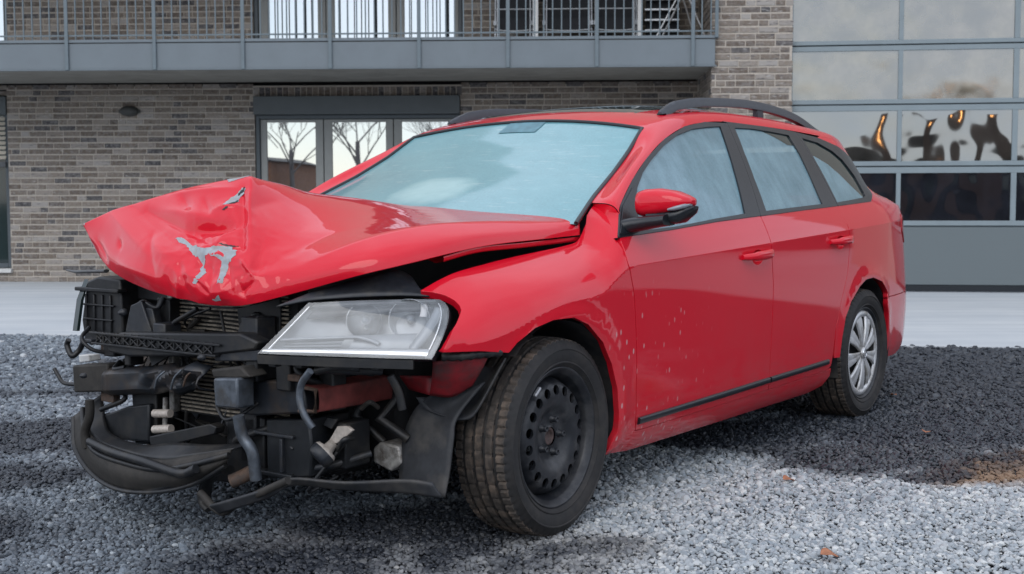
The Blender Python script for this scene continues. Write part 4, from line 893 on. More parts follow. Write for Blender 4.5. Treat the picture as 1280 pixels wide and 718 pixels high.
# dents: (centre, axis end, half width, depth, sharpness)
DENTS = [([0.6635, -0.0916, 0.9844], [0.6329, 0.0711, 0.9906], 0.027200000000000002, 0.0435, 1.44),
([0.6154, -0.3728, 1.0387], [0.6909, 0.0296, 0.9394], 0.0208, 0.0232, 1.152),
([0.6144, -0.2798, 1.039], [0.6324, -0.0363, 1.0147], 0.024, -0.0087, 1.44),
([0.5281, -0.0025, 1.1056], [0.6692, 0.153, 0.9191], 0.0128, 0.0232, 1.0),
([0.5339, 0.0408, 1.0952], [0.6954, 0.2156, 0.854], 0.009600000000000001, -0.0087, 1.08),
([0.703, 0.0432, 0.9203], [0.6629, 0.1534, 0.9262], 0.011200000000000002, 0.0174, 1.0),
([0.6935, -0.0568, 0.9453], [0.7485, 0.0576, 0.8392], 0.019200000000000002, 0.0174, 1.008),
([0.7159, 0.0358, 0.9033], [0.6998, 0.1046, 0.9044], 0.0144, -0.0087, 1.152),
([0.7277, 0.0707, 0.8753], [0.7508, 0.1028, 0.7997], 0.009600000000000001, 0.014499999999999999, 1.0),
([0.7093, 0.1363, 0.8764], [0.7319, 0.1737, 0.7918], 0.0104, 0.014499999999999999, 1.0),
([0.7234, 0.1161, 0.8642], [0.7422, 0.1361, 0.8053], 0.009600000000000001, -0.0116, 1.008),
([0.7564, 0.0445, 0.8221], [0.7509, 0.0953, 0.7848], 0.009600000000000001, 0.0116, 1.0),
([0.72, 0.1826, 0.83], [0.7168, 0.2129, 0.7781], 0.011200000000000002, 0.014499999999999999, 1.008),
([0.7235, 0.1996, 0.7923], [0.7037, 0.2344, 0.8262], 0.008, 0.0116, 1.008),
([0.6773, -0.4293, 0.9385], [0.6965, -0.4006, 0.9079], 0.008, 0.0087, 1.152),
([0.7152, -0.3816, 0.8619], [0.7578, -0.1271, 0.8259], 0.024, -0.0087, 1.44),
([0.694, -0.2632, 0.9418], [0.74, -0.052, 0.8723], 0.04000000000000001, -0.014499999999999999, 1.44),
([0.6595, -0.5786, 0.9354], [0.6861, -0.4925, 0.8708], 0.0144, 0.0116, 1.152),
([0.5727, -0.2374, 1.0807], [0.614, -0.1572, 1.0393], 0.016, 0.01015, 1.44),
([0.5808, -0.1219, 1.0701], [0.6234, -0.0466, 1.0246], 0.0128, 0.0087, 1.44),
([0.6898, 0.1645, 0.8885], [0.698, 0.2286, 0.8425], 0.009600000000000001, -0.014499999999999999, 1.008),
([0.694, 0.2381, 0.8426], [0.6033, 0.1778, 0.947], 0.024, 0.0087, 1.296),
([0.6608, 0.2378, 0.8772], [0.7164, 0.1927, 0.8302], 0.011200000000000002, 0.0087, 1.08),
([0.6204, -0.5454, 1.0219], [0.758, -0.0729, 0.8327], 0.036, -0.014499999999999999, 1.008),
([0.6043, -0.4582, 1.0491], [0.7222, -0.0312, 0.9019], 0.024, 0.014499999999999999, 1.008),
([0.7436, -0.1126, 0.8657], [0.7327, 0.1529, 0.7716], 0.024, -0.013049999999999999, 1.008),
([0.5676, -0.2959, 1.0862], [0.5291, -0.0163, 1.1057], 0.024, -0.0116, 1.008),
([0.6761, -0.265, 0.9672], [0.7556, -0.1451, 0.8326], 0.0176, 0.01015, 1.008),
([0.74, -0.052, 0.8723], [0.7603, 0.0111, 0.7867], 0.011200000000000002, 0.01015, 1.008),
([0.6069, -0.0427, 1.0397], [0.574, 0.0398, 1.0548], 0.0144, -0.0116, 1.008),
([0.5798, 0.0826, 1.0398], [0.4171, 0.0555, 1.0696], 0.04000000000000001, 0.0087, 1.152),
([0.6489, 0.2597, 0.8773], [0.4191, 0.3054, 0.9692], 0.032, 0.0072499999999999995, 1.152)]
disp = np.zeros(n_); CRUMPLE = DENTS[8][0] if DENTS else (0, 0, 9)
for (c0, c1, hw, dep, pw) in DENTS:
    c0 = np.array(c0); c1 = np.array(c1); d = c1 - c0; L = max(np.linalg.norm(d), 1e-6)
    t = np.clip(((co - c0) @ d) / L ** 2, 0, 1); q = co - (c0 + t[:, None] * d); r = np.linalg.norm(q, axis=1) / hw
    fall = np.exp(-np.power(r, pw)); fall *= (1 - .65 * np.abs(2 * t - 1) ** 2)
    disp -= dep * fall
from mathutils import noise as mn                                     # fine sharp crumpling round the point of impact
cc_ = np.array(CRUMPLE); msk = np.exp(-(np.linalg.norm((co - cc_) * np.array((1, 1, 1.1)), axis=1) / .17) ** 2)
for i in np.nonzero(msk > .02)[0]:
    q = Vector(co[i]); a_ = 1 - abs(mn.noise(q * 11.0)) * 2; b_ = 1 - abs(mn.noise(q * 24.0 + Vector((5, 2, 9)))) * 2
    disp[i] += msk[i] * (.011 * (a_ - .55) + .004 * (b_ - .5))
co2 = co + no * disp[:, None]
hm.vertices.foreach_set('co', co2.ravel()); hm.update()
for p in hm.polygons: p.use_smooth = True
hm.materials.clear(); hm.materials.append(M['dented_red_paint'])
HOOD_BVH = BVHTree.FromPolygons([tuple(c) for c in co2], [tuple(p.vertices) for p in hm.polygons])
hood = link('bonnet', hm, car)
so = hood.modifiers.new('skin', 'SOLIDIFY'); so.thickness = .007; so.offset = -1
hood['label'] = 'bent-up red bonnet with scraped grey primer patches'
def decal(name, mat, poly, off=.0009):
    """torn paint: a thin sheet that follows the bonnet skin"""
    pts = np.array(poly); ctr = pts.mean(0); u_, s_, vt = np.linalg.svd(pts - ctr); ax, ay = vt[0], vt[1]
    p2 = dens([(float((p - ctr) @ ax), float((p - ctr) @ ay)) for p in pts], .007); q_ = np.random.default_rng(len(p2)); p2 = [(a + q_.normal() * .0013, b + q_.normal() * .0013) for a, b in p2]
    v2, tr, lp = tri2d(p2, (), .006, .02); vs = []
    for a, b in v2:
        q = ctr + ax * a + ay * b; loc, nn, ix, ds = HOOD_BVH.find_nearest(Vector(q)); vs.append(loc + nn * off)
    mb = MB().add(vs, tr, True); o = link(name, mb.mesh(name, mat), hood)
    return o
for poly in D.get('primer', []): decal('bare_patch', 'primer', poly)
for poly in D.get('scratch', []): decal('deep_scratch', 'black_plastic', poly, .0012)
# bonnet inner lip along its left edge, seen over the wing gap
low = D['hoodA'][4]; pts = spline([(p[0] - .01, p[1] - .012, p[2] - .010) for p in (low[0], low[1], low[2], (np.array(low[2]) * .45 + np.array(low[3]) * .55))], 6)
rows = [[(x, y + .002, z + .004), (x, y + .004, z - .004), (x, y + .001, z - .012), (x, y - .03, z - .016), (x, y - .10, z + .004)] for x, y, z in pts]
MB().grid(rows).obj('inner_lip', 'red_paint', hood)
# ================================================================== broken front end
def plate_fn(x): return lambda p, d: (x - d, p[0], p[1])
for (nm, x, dep, poly, mat) in D['plates']:
    mm = {'black': 'black_plastic', 'grey': 'grey_plastic', 'beam': 'beam_steel', 'steel': 'scraped_steel', 'worn': 'worn_plastic', 'duct': 'duct_plastic', 'alu': 'aluminium', 'white': 'white_plastic'}[mat]
    MB().prism(poly, plate_fn(x), 0, dep).obj(nm, mm, car, bevel=.007 if dep > .05 else .004)
for (nm, r, pts, mat) in D['tubes']:
    mm = {'black': 'black_plastic', 'grey': 'grey_plastic', 'steelworn': 'scraped_steel', 'worn': 'worn_plastic', 'rust': 'rusty_steel', 'alu': 'aluminium', 'fitting': 'fitting_metal'}[mat]
    MB().tube(spline(pts, 6), r, 10).obj(nm, mm, car)
# radiator core: frame and flat tubes, some of them bent
rad = MB().box((.50, -.30, .36), (.545, .26, .81)).obj('radiator', 'engine_dark', car)
for k in range(34):
    z = .372 + k * .0132; hit = math.exp(-((z - .50) / .06) ** 2)
    pts = []
    for j in range(15):
        y = -.285 + j * .037; b = .012 * hit * math.sin(j * 1.3 + k * .9) * (j / 14) + .010 * math.exp(-((y - .08) / .08) ** 2) * math.sin(k * .5)
        pts.append((.548 + .012 * hit * math.sin(j * .9 + k), y, z + b))
    rows = [[(x, y, z_ - .0036), (x + .010, y, z_ - .0030), (x + .010, y, z_ + .0030), (x, y, z_ + .0036)] for x, y, z_ in pts]
    MB().grid(rows, False).obj('radiator_tube', 'radiator_fin', rad)
MB().box((.545, -.325, .36), (.575, -.30, .80)).obj('radiator_end_tank', 'aluminium', rad, bevel=.004)
# engine block and dark bulk behind
eb = MB().box((-.30, -.52, .24), (.34, .50, .74)).obj('engine', 'engine_dark', car, bevel=.03)
MB().box((.30, -.62, .70), (.50, .50, .735)).obj('upper_panel', 'black_plastic', car, bevel=.006)
MB().box((.28, -.40, .20), (.46, .34, .42)).obj('gearbox_housing', 'engine_dark', car, bevel=.03)
mb = MB()
for k in range(9): mb.tube([(.36 + .015 * (k % 3), -.35 + .11 * k, .46 + .03 * (k % 4)), (.44, -.30 + .1 * k, .40), (.40, -.22 + .1 * k, .34 - .02 * (k % 2))], .010 + .003 * (k % 3), 8)
mb.obj('engine_hoses', 'black_plastic', eb)
for k in range(6):
    y = -.45 + .15 * k; mb = MB().tube(spline([(.40, y, .62), (.50, y + .05, .58), (.52, y + .09, .50), (.45, y + .12, .44)], 6), .008 + .004 * (k % 2), 8); mb.obj('cable', 'black_plastic', car)
# bumper beam: straight at its right end, folded like paper towards the middle
ys = np.concatenate([np.linspace(-.545, -.33, 8), np.linspace(-.31, .03, 26)]); rows = []
def zig(t): return abs((t % 1.0) - .5) * 4 - 1
for v in np.linspace(0, 1, 15):
    row = []
    for y in ys:
        u = (y + .545) / .575; a = max(0., (u - .30) / .70) ** .8; zc_ = .452 + .068 * u
        prof = .0 if .18 < v < .82 else -.03 * (abs(v - .5) - .32) / .18
        row.append((.672 + .055 * u + prof + a * (.020 * zig(y * 8.5 + v * 1.1) + .016 * zig(y * 4.1 - v * .9 + .3)), y, zc_ + (.5 - v) * (.088 - .012 * u) + a * .012 * zig(y * 6.1 + .2)))
    rows.append(row)
o = MB().grid(rows, True).obj('bumper_beam', 'beam_steel', car, fix=False)
try: o.data.set_sharp_from_angle(angle=R(24))
except Exception: pass
m_ = o.modifiers.new('t', 'SOLIDIFY'); m_.thickness = .006
MB().box((.66, -.475, .455), (.6745, -.425, .494)).obj('beam_slot', 'engine_dark', car, bevel=.003)
for k, (y, z0, z1) in enumerate(((-.17, .53, .47), (-.09, .54, .475), (-.03, .545, .49))):
    MB().tube(spline([(.735, y + .03, z0), (.748, y + .01, (z0 + z1) / 2 + .008), (.738, y - .02, z1)], 5), .0035, 6).obj('crumple_fold', 'scraped_steel' if k < 2 else 'rusty_steel', car)
MB().box((.615, .125, .345), (.632, .318, .356)).obj('duct_ledge', 'grey_plastic', car, bevel=.003)
MB().box((.612, .150, .362), (.628, .157, .405)).obj('duct_ledge', 'black_plastic', car, bevel=.002)
MB().box((.610, .262, .236), (.634, .274, .342)).obj('duct_ledge', 'grey_plastic', car, bevel=.003)
MB().box((.606, .13, .222), (.638, .315, .236)).obj('duct_ledge', 'duct_plastic', car, bevel=.004)
# ribs, bolts, clips and broken bits of the front end
def bits(nm, mat, items, bev=.003):
    for (a, b) in items: MB().box(a, b).obj(nm, mat, car, bevel=bev)
bits('casing_rib', 'black_plastic', [((.615, -.70 + .045 * k, .61), (.628, -.692 + .045 * k, .745)) for k in range(4)] + [((.615, -.71, .655), (.63, -.55, .662)), ((.615, -.71, .705), (.63, -.54, .712)), ((.60, -.74, .755), (.64, -.50, .768))])
bits('grille_rib', 'black_plastic', [((.708, -.52 + .036 * k, .585 + .0012 * k), (.7165, -.514 + .036 * k, .632)) for k in range(17)] + [((.70, -.55, .622), (.722, .10, .630)), ((.70, -.54, .5875), (.722, .08, .595))], .002)
mb = MB()
for k in range(13):
    y = -.52 + .045 * k; mb.tube([(.7145, y, .596), (.7145, y + .04, .622)], .0032, 5); mb.tube([(.7145, y + .04, .596), (.7145, y, .622)], .0032, 5)
mb.obj('grille_lattice', 'black_plastic', car)
for (x, y, z, r_) in ((.635, -.485, .690, .013), (.66, -.35, .60, .010), (.735, .03, .585, .010), (.715, -.60, .475, .009), (.655, -.63, .585, .012), (.70, .20, .56, .009), (.66, .33, .565, .010), (.645, -.20, .58, .009)):
    b_ = MB().lathe([(.0, r_ * .9), (r_ * .55, r_ * .9), (r_ * .6, r_ * .2), (r_, r_ * .15), (r_ * 1.05, -.012)], 10, axis='z'); o = link('bolt', b_.mesh('bolt', 'grey_plastic', fix=False), car); o.location = (x, y, z); o.rotation_euler = (0, R(90), 0)
bits('bracket', 'black_plastic', [((.60, -.56, .54), (.66, -.50, .60)), ((.62, -.42, .52), (.68, -.39, .59)), ((.60, .18, .52), (.69, .23, .62)), ((.58, .30, .50), (.68, .36, .60)), ((.54, .40, .44), (.60, .46, .60)), ((.50, .05, .24), (.60, .12, .44)), ((.52, -.45, .30), (.60, -.36, .44)), ((.45, .42, .26), (.56, .47, .40))], .006)
bits('bracket', 'grey_plastic', [((.60, -.28, .585), (.67, -.22, .67)), ((.57, .12, .62), (.65, .19, .71)), ((.66, -.62, .585), (.70, -.57, .60))], .005)
bits('rusty_plate', 'rusty_steel', [((.62, -.60, .55), (.64, -.53, .59)), ((.66, .36, .535), (.69, .41, .555)), ((.60, -.62, .375), (.63, -.55, .42))], .003)
for k, (pts, r_, mt) in enumerate((([(.62, .34, .60), (.66, .37, .57), (.65, .40, .54), (.60, .41, .52)], .012, 'black_plastic'), ([(.60, .42, .60), (.63, .46, .575), (.60, .52, .57), (.50, .56, .56)], .015, 'grey_plastic'),
        ([(.70, .06, .43), (.72, .12, .40), (.71, .18, .42), (.66, .20, .45)], .006, 'black_plastic'), ([(.62, -.52, .52), (.66, -.50, .50), (.66, -.44, .51)], .008, 'black_plastic'),
        ([(.50, -.10, .34), (.60, .02, .30), (.64, .10, .33), (.60, .18, .36)], .013, 'black_plastic'), ([(.55, .20, .28), (.60, .30, .25), (.58, .42, .27), (.48, .50, .30)], .011, 'grey_plastic'),
        ([(.60, .02, .60), (.66, .05, .63), (.67, .12, .60), (.66, .16, .56)], .007, 'black_plastic'), ([(.64, -.66, .63), (.70, -.62, .60), (.69, -.58, .565), (.65, -.55, .55)], .007, 'black_plastic'))):
    MB().tube(spline(pts, 6), r_, 8).obj('cable', mt, car)
q_ = np.random.default_rng(21)
for k in range(46):
    y = q_.uniform(-.64, .50); z = q_.uniform(.24, .70); x = q_.uniform(.46, .60); d = q_.normal(size=3) * (.03, .10, .07); e_ = q_.normal(size=3) * (.03, .08, .08)
    pts = [(x, y, z), (x + .03 + d[0], y + d[1], z + d[2]), (x + .01 + e_[0], y + d[1] + e_[1], z + d[2] + e_[2])]
    pts = [(min(a, .645), min(max(b, -.66), .52), min(max(c, .20), .72)) for a, b, c in pts]
    MB().tube(spline(pts, 6), q_.uniform(.003, .009), 7).obj('cable', ('black_plastic', 'duct_plastic', 'black_plastic', 'grey_plastic', 'worn_plastic')[k % 5], car)
for k in range(34):
    y = q_.uniform(-.62, .48); z = q_.uniform(.24, .70); x = q_.uniform(.50, .625); s_ = q_.uniform(.02, .055); n_p = int(q_.integers(4, 7)); a0 = q_.uniform(0, 6)
    poly = [(y + s_ * q_.uniform(.5, 1.2) * math.cos(a0 + 2 * math.pi * i / n_p), z + s_ * q_.uniform(.5, 1.1) * math.sin(a0 + 2 * math.pi * i / n_p)) for i in range(n_p)]; sk = q_.normal(size=2) * .4
    MB().prism(poly, lambda p, d: (x - d + sk[0] * (p[0] - y) + sk[1] * (p[1] - z), p[0], p[1]), 0, .012).obj('broken_bracket', ('black_plastic', 'duct_plastic', 'grey_plastic', 'black_plastic', 'beam_steel')[k % 5], car, bevel=.002)
# red chassis rail, hollow at its torn front
rr = D['rail_red'][0]; (x0, y0, z0), (x1, _, z1), (x2, _, z2), (x3, _, z3) = rr
mb = MB(); rows = []
for u in (0, .03, .2, .5, .8, 1):
    xa = x0 + (x1 - .12 - x0) * u; zt = z0 + (z1 - z0) * u; zb_ = z3 + (z2 - z3) * u; o = .006 * (1 - u)
    rows.append([(xa, y0 - .075, zb_), (xa, y0 + o, zb_ + .006), (xa, y0 + .004 + o, (zt + zb_) / 2), (xa, y0 + o, zt - .006), (xa, y0 - .075, zt)])
mb.grid(rows, False, True); rl_ = mb.obj('chassis_rail', 'rail_paint', car, bevel=.004)
MB().tube([(x0 + .004, y0 - .07, z3 + .004), (x0 + .006, y0 - .002, z3 + .008), (x0 + .006, y0 + .002, z0 - .008), (x0 + .004, y0 - .07, z0 - .004)], .007, 8).obj('torn_flange', 'rusty_steel', rl_)
# horn
h0 = np.array(D['horn'][0]); hd = Vector((.55, -.30, -.52)).normalized()
hp = MB().lathe([(.0, .026), (.030, .026), (.037, .020), (.040, .010), (.040, -.006), (.034, -.016), (.018, -.02), (.016, -.045), (.0, -.046)], 28, axis='z')
me_ = hp.mesh('horn', 'grey_plastic', fix=False); me_.materials.append(M['fitting_metal'])
for p in me_.polygons:
    if p.center[2] < -.004: p.material_index = 1
ho = link('horn', me_, car); ho.location = h0; ho.rotation_euler = hd.to_track_quat('Z', 'Y').to_euler()
hb = D['horn']; MB().prism([(.44, .352), (.475, .398), (.515, .402), (.536, .392), (.512, .372), (.470, .345)], plate_fn(.60), 0, .012).obj('horn_bracket', 'fitting_metal', car, bevel=.002)
# sheets given as rows of points
def sheet(nm, rows, mat, th=.006, par=car, sub=5):
    rr = [spline(r, sub) for r in rows]; cols_ = list(zip(*rr)); cols_ = [spline(c, sub) for c in cols_]
    o = MB().grid(cols_).obj(nm, mat, par); m = o.modifiers.new('t', 'SOLIDIFY'); m.thickness = th; m.offset = 0; return o
sheet('undertray_scoop', D['scoop'], 'worn_plastic')
sc_ = D['scoop']; mid = [tuple(np.array(a) * .5 + np.array(b) * .5 + np.array((.010, .006, 0))) for a, b in zip(sc_[0], sc_[1])]
MB().tube(spline(mid, 6), .009, 8).obj('scoop_rib', 'black_plastic', car)
MB().tube(spline([tuple(np.array(a) + np.array((.004, .002, -.004))) for a in sc_[2]], 6), .011, 8, sq=.7).obj('scoop_edge', 'black_plastic', car)
sheet('scoop_inner_wall', [[tuple(np.array(a) + np.array((-.05, .015, .028 + .02 * math.sin(k * 1.9)))) for k, a in enumerate(sc_[0])], sc_[0]], 'black_plastic')
sheet('bumper_lower_lip', D['splitter'], 'liner_plastic', .008)
sheet('front_arch_liner', D['liner_f'], 'liner_plastic')
sheet('upper_arch_liner', D['liner_u'], 'liner_plastic')
sheet('inner_wing_flange', D['flange'], 'flange_paint', .004)
sheet('inner_wing_bracket', D['flange2'], 'flange_paint', .004)
sheet('headlamp_top_cover', D['toppad'], 'grey_plastic')
MB().tube(spline(D['ring'], 8), .026, 10, sq=.55).obj('brake_duct', 'black_plastic', car)
MB().prism([(-.30, .16), (.02, .17), (.02, .20), (-.30, .20)], plate_fn(.62), 0, .3).obj('undertray_panel', 'black_plastic', car, bevel=.006)
mb = MB(); mp_ = spline(D['mount'], 6); mb.tube([(x, y - .012, z) for x, y, z in mp_], [.013 + .003 * math.sin(k * 2.3) for k in range(len(mp_))], 8); mb.obj('wing_mount', 'black_plastic', car)
MB().tube(D['trimbar'], [.006, .010, .012], 8, sq=.55).obj('trim_bar', 'rope_grey', car)
# ---- left headlamp
hl = [np.array(p) for p in D['hl']]   # inner tip, bottom mid, outer bottom, outer top, top outer, top mid, top inner, inner mid
lamp = empty('headlamp', (0, 0, 0), parent=car)
def bez3(a, b, c, t): return (1 - t) ** 2 * a + 2 * t * (1 - t) * b + t * t * c
def lamp_pt(u, v, off=0.):
    """u from the inner tip to the outer corner, v from the bottom edge to the top edge"""
    bot = hl[0] * (1 - u) + hl[2] * u + np.array((.016, .0, 0)) * 4 * u * (1 - u) * .8
    tI, tO = hl[6], hl[4]; top_ = tI * (1 - u) + tO * u + np.array((.012, 0, .004)) * 4 * u * (1 - u)
    inn = hl[0] * (1 - v) + hl[6] * v; mid_o = hl[3]; out = bez3(hl[2], hl[3] * 1.0 + np.array((.0, .018, .002)), hl[4], v)
    lin = (hl[0] * (1 - u) * (1 - v) + hl[2] * u * (1 - v) + hl[6] * (1 - u) * v + hl[4] * u * v)
    p = bot * (1 - v) + top_ * v + inn * (1 - u) + out * u - lin
    return p + np.array((.80, .52, .18)) / np.linalg.norm((.80, .52, .18)) * (.018 * 16 * u * (1 - u) * v * (1 - v) ** 1 * .7 + off)
NU, NV = 33, 17
MB().grid([[tuple(lamp_pt(i / (NU - 1), j / (NV - 1))) for i in range(NU)] for j in range(NV)]).obj('lens', 'lamp_lens', lamp)
inn = lambda u, v, d=-.055: lamp_pt(.02 + .96 * u, .02 + .96 * v, d)
MB().grid([[tuple(inn(i / 24, j / 12, -.055 - .03 * math.sin(math.pi * i / 24))) for i in range(25)] for j in range(13)]).obj('lamp_backing', 'lamp_bezel', lamp)
rim_ = [(i / 32, 0) for i in range(33)] + [(1, j / 14) for j in range(1, 15)] + [(1 - i / 32, 1) for i in range(1, 33)] + [(0, 1 - j / 14) for j in range(1, 14)]
rows = []
for (u, v) in rim_ + [rim_[0]]: rows.append([tuple(lamp_pt(u, v, .0)), tuple(lamp_pt(u, v, -.03)), tuple(lamp_pt(.5 + (u - .5) * 1.0, .5 + (v - .5) * 1.0, -.10))])
MB().grid(rows).obj('lamp_casing', 'lamp_black', lamp)
def strip(nm, path, wdt, d, mat, par=lamp):
    rows = []
    for k, (u, v) in enumerate(path):
        a, b = path[max(k - 1, 0)], path[min(k + 1, len(path) - 1)]; du, dv = (b[0] - a[0]), (b[1] - a[1]) * .35
        L = math.hypot(du, dv) or 1; nu, nv = -dv / L, du / L / .35
        rows.append([tuple(lamp_pt(min(max(u + nu * wdt * s_, 0), 1), min(max(v + nv * wdt * s_ , 0), 1), d + (0 if abs(s_) < 1 else -.012))) for s_ in (-1, -.7, 0, .7, 1)])
    return MB().grid(rows).obj(nm, mat, par)
strip('chrome_strip', [(u, .055) for u in np.linspace(.01, .96, 30)], .019, -.004, 'reflector_chrome')
strip('chrome_strip', [(.035, v) for v in np.linspace(.04, .93, 14)], .011, -.006, 'reflector_chrome')
strip('chrome_strip', [(.955, v) for v in np.linspace(.05, .85, 12)], .006, -.008, 'reflector_chrome')
strip('light_guide', [(u, .27 - .0 * u if u < .5 else .27 - 1.6 * (u - .5) ** 1.5) for u in np.linspace(.05, .66, 22)], .010, -.012, 'lamp_bezel')
strip('lamp_hood', [(u, .93) for u in np.linspace(.06, .95, 20)], .026, -.004, 'lamp_black')
fwd = Vector((.80, .52, .05)).normalized()
for (u, v, r, dd) in ((.49, .55, .050, -.040), (.765, .52, .058, -.040)):      # reflector bowls
    c_ = Vector(tuple(lamp_pt(u, v, dd))); prof = [(r * math.sin(a), -r * .85 * math.cos(a)) for a in np.linspace(.12, math.pi / 2, 12)] + [(r * 1.06, .003)]
    b_ = link('reflector_bowl', MB().lathe(prof, 36, axis='z').mesh('reflector_bowl', 'reflector_chrome', fix=False), lamp); b_.location = c_; b_.rotation_euler = fwd.to_track_quat('Z', 'Y').to_euler()
    q_ = link('bulb_shield', MB().lathe([(.0, .018), (.008, .014), (.013, .0), (.013, -.03)], 16, axis='z').mesh('bulb_shield', 'lamp_bezel', fix=False), b_); q_.location = (0, 0, -r * .45)
    q_.parent = lamp; q_.location = c_ - fwd * r * .45; q_.rotation_euler = b_.rotation_euler
for k in range(5): strip('optic_ridge', [(.10 + .34 * t, .06 + .045 * k) for t in np.linspace(0, 1, 8)], .006, -.03, 'lamp_bezel')
strip('marker_reflector', [(.845 + .012 * t, .55 + .36 * t) for t in np.linspace(0, 1, 8)], .022, -.016, 'plate_white')
strip('trim_panel', [(u, .80) for u in np.linspace(.08, .90, 20)], .045, -.030, 'lamp_black')
strip('trim_panel', [(u, .16) for u in np.linspace(.50, .84, 16)], .05, -.028, 'lamp_bezel')
strip('side_reflector', [(.86 + .09 * t, .10 + .62 * t) for t in np.linspace(0, 1, 10)], .035, -.02, 'lamp_bezel')
mb = MB()
for u in (.10, .26, .40, .56, .70): p = lamp_pt(u, 0, -.03); mb.box((p[0] - .010, p[1] - .014, p[2] - .034), (p[0] + .018, p[1] + .014, p[2] - .012))
mb.box((0, 0, 0), (0, 0, 0)) if False else None
lug = mb.obj('lamp_lugs', 'black_plastic', lamp, bevel=.003)
rows = [[tuple(lamp_pt(u, 0, .004) + np.array((0, 0, dz))) for u in np.linspace(.0, .9, 24)] for dz in (-.004, -.030)]
o = MB().grid(rows, False).obj('lamp_lower_rail', 'black_plastic', lamp); m_ = o.modifiers.new('t', 'SOLIDIFY'); m_.thickness = .02; m_.offset = -1
# ---- right headlamp, only its edge and housing are seen
lamp2 = empty('headlamp', (0, 0, 0), parent=car)
rl2 = D['rlens']; mb = MB().prism([(p[0], p[2]) for p in rl2], lambda p, d: (p[0], -.70 - d + .0, p[1]), -.005, .02); mb.obj('lens', 'dark_glass', lamp2, bevel=.006)
MB().box((.50, -.735, .60), (.60, -.52, .765)).obj('lamp_casing', 'lamp_black', lamp2, bevel=.015)
# right front wing stub behind the lamp is the mirrored wing built above
MB().box((.42, -.44, .60), (.56, .30, .63)).obj('lock_panel', 'black_plastic', car, bevel=.006)
# ================================================================== THE BUILDING
BA = -.045; GA = -.13
bld = empty('brick_building', (2.87, 14.30, 0), BA, 'pale grey-brown brick building behind the car with a grey balcony and glazed doors', 'building')
WY = 1.58                                     # the wall behind the balcony lies this far behind the pier
BRK = MB().box((-.105, 0, -.0325), (.105, .05, .0325)); BRKm = {}
def brick_mesh(Lx, h=.065):
    k = (round(Lx, 3), round(h, 3))
    if k not in BRKm:
        a = Lx / 2; b = h / 2; c = .003
        vs = [(-a, c, -b), (a, c, -b), (a, c, b), (-a, c, b), (-a + c, 0, -b + c), (a - c, 0, -b + c), (a - c, 0, b - c), (-a + c, 0, b - c), (-a, .03, -b), (a, .03, -b), (a, .03, b), (-a, .03, b)]
        fs = [(4, 5, 6, 7), (0, 1, 5, 4), (1, 2, 6, 5), (2, 3, 7, 6), (3, 0, 4, 7), (8, 9, 1, 0), (9, 10, 2, 1), (10, 11, 3, 2), (11, 8, 0, 3)]
        BRKm[k] = (vs, fs)
    return BRKm[k]
BMESH = {}
all_bricks = []                               # (u, y, z, length, height, facing)
def brick_wall(u0, u1, z0, z1, y, holes=(), start=0, facing='front'):
    k = 0; z = z0 + .0425
    while z - .0325 < z1:
        hh = .057
        spans = [(u0, u1)]
        for a, b, c, d in holes:
            if c < z + .02 and d > z - .02:
                ns = []
                for s0, s1 in spans:
                    if b <= s0 or a >= s1: ns.append((s0, s1)); continue
                    if a > s0: ns.append((s0, a))
                    if b < s1: ns.append((b, s1))
                spans = ns
        for s0, s1 in spans:
            off = [0, .11, .055, .165, .02, .13][(k + start) % 6]; x = u0 - off - .22
            while x < s1:
                Lb = .207 if rng.random() > .22 else .097
                a, b = max(x, s0), min(x + Lb, s1)
                if (k * 7 + int(x * 13)) % 9 == 0 and b - a > .2: pass
                if b - a > .035: all_bricks.append(((a + b) / 2, y + rng.uniform(-.003, .003), z + rng.uniform(-.0015, .0015), round(b - a, 2), hh, facing))
                x += Lb + .014
        z += .075; k += 1
# openings (u0, u1, z0, z1)
door_o = (-6.235, -3.595, 0., 2.385); uwin_o = (-6.235, -3.56, 2.95, 4.6); lwin_o = (-11., -9.455, .17, 2.42); ulwin_o = (-11., -9.43, 2.95, 4.6)
brick_wall(-10.6, -.61, 0, 2.50, WY, [door_o, lwin_o, (-6.25, -3.58, 2.38, 2.50)])
brick_wall(-10.6, .0, 2.93, 4.3, WY, [uwin_o, ulwin_o], 2)
brick_wall(-.615, .298, 0, 4.3, 0, (), 1)
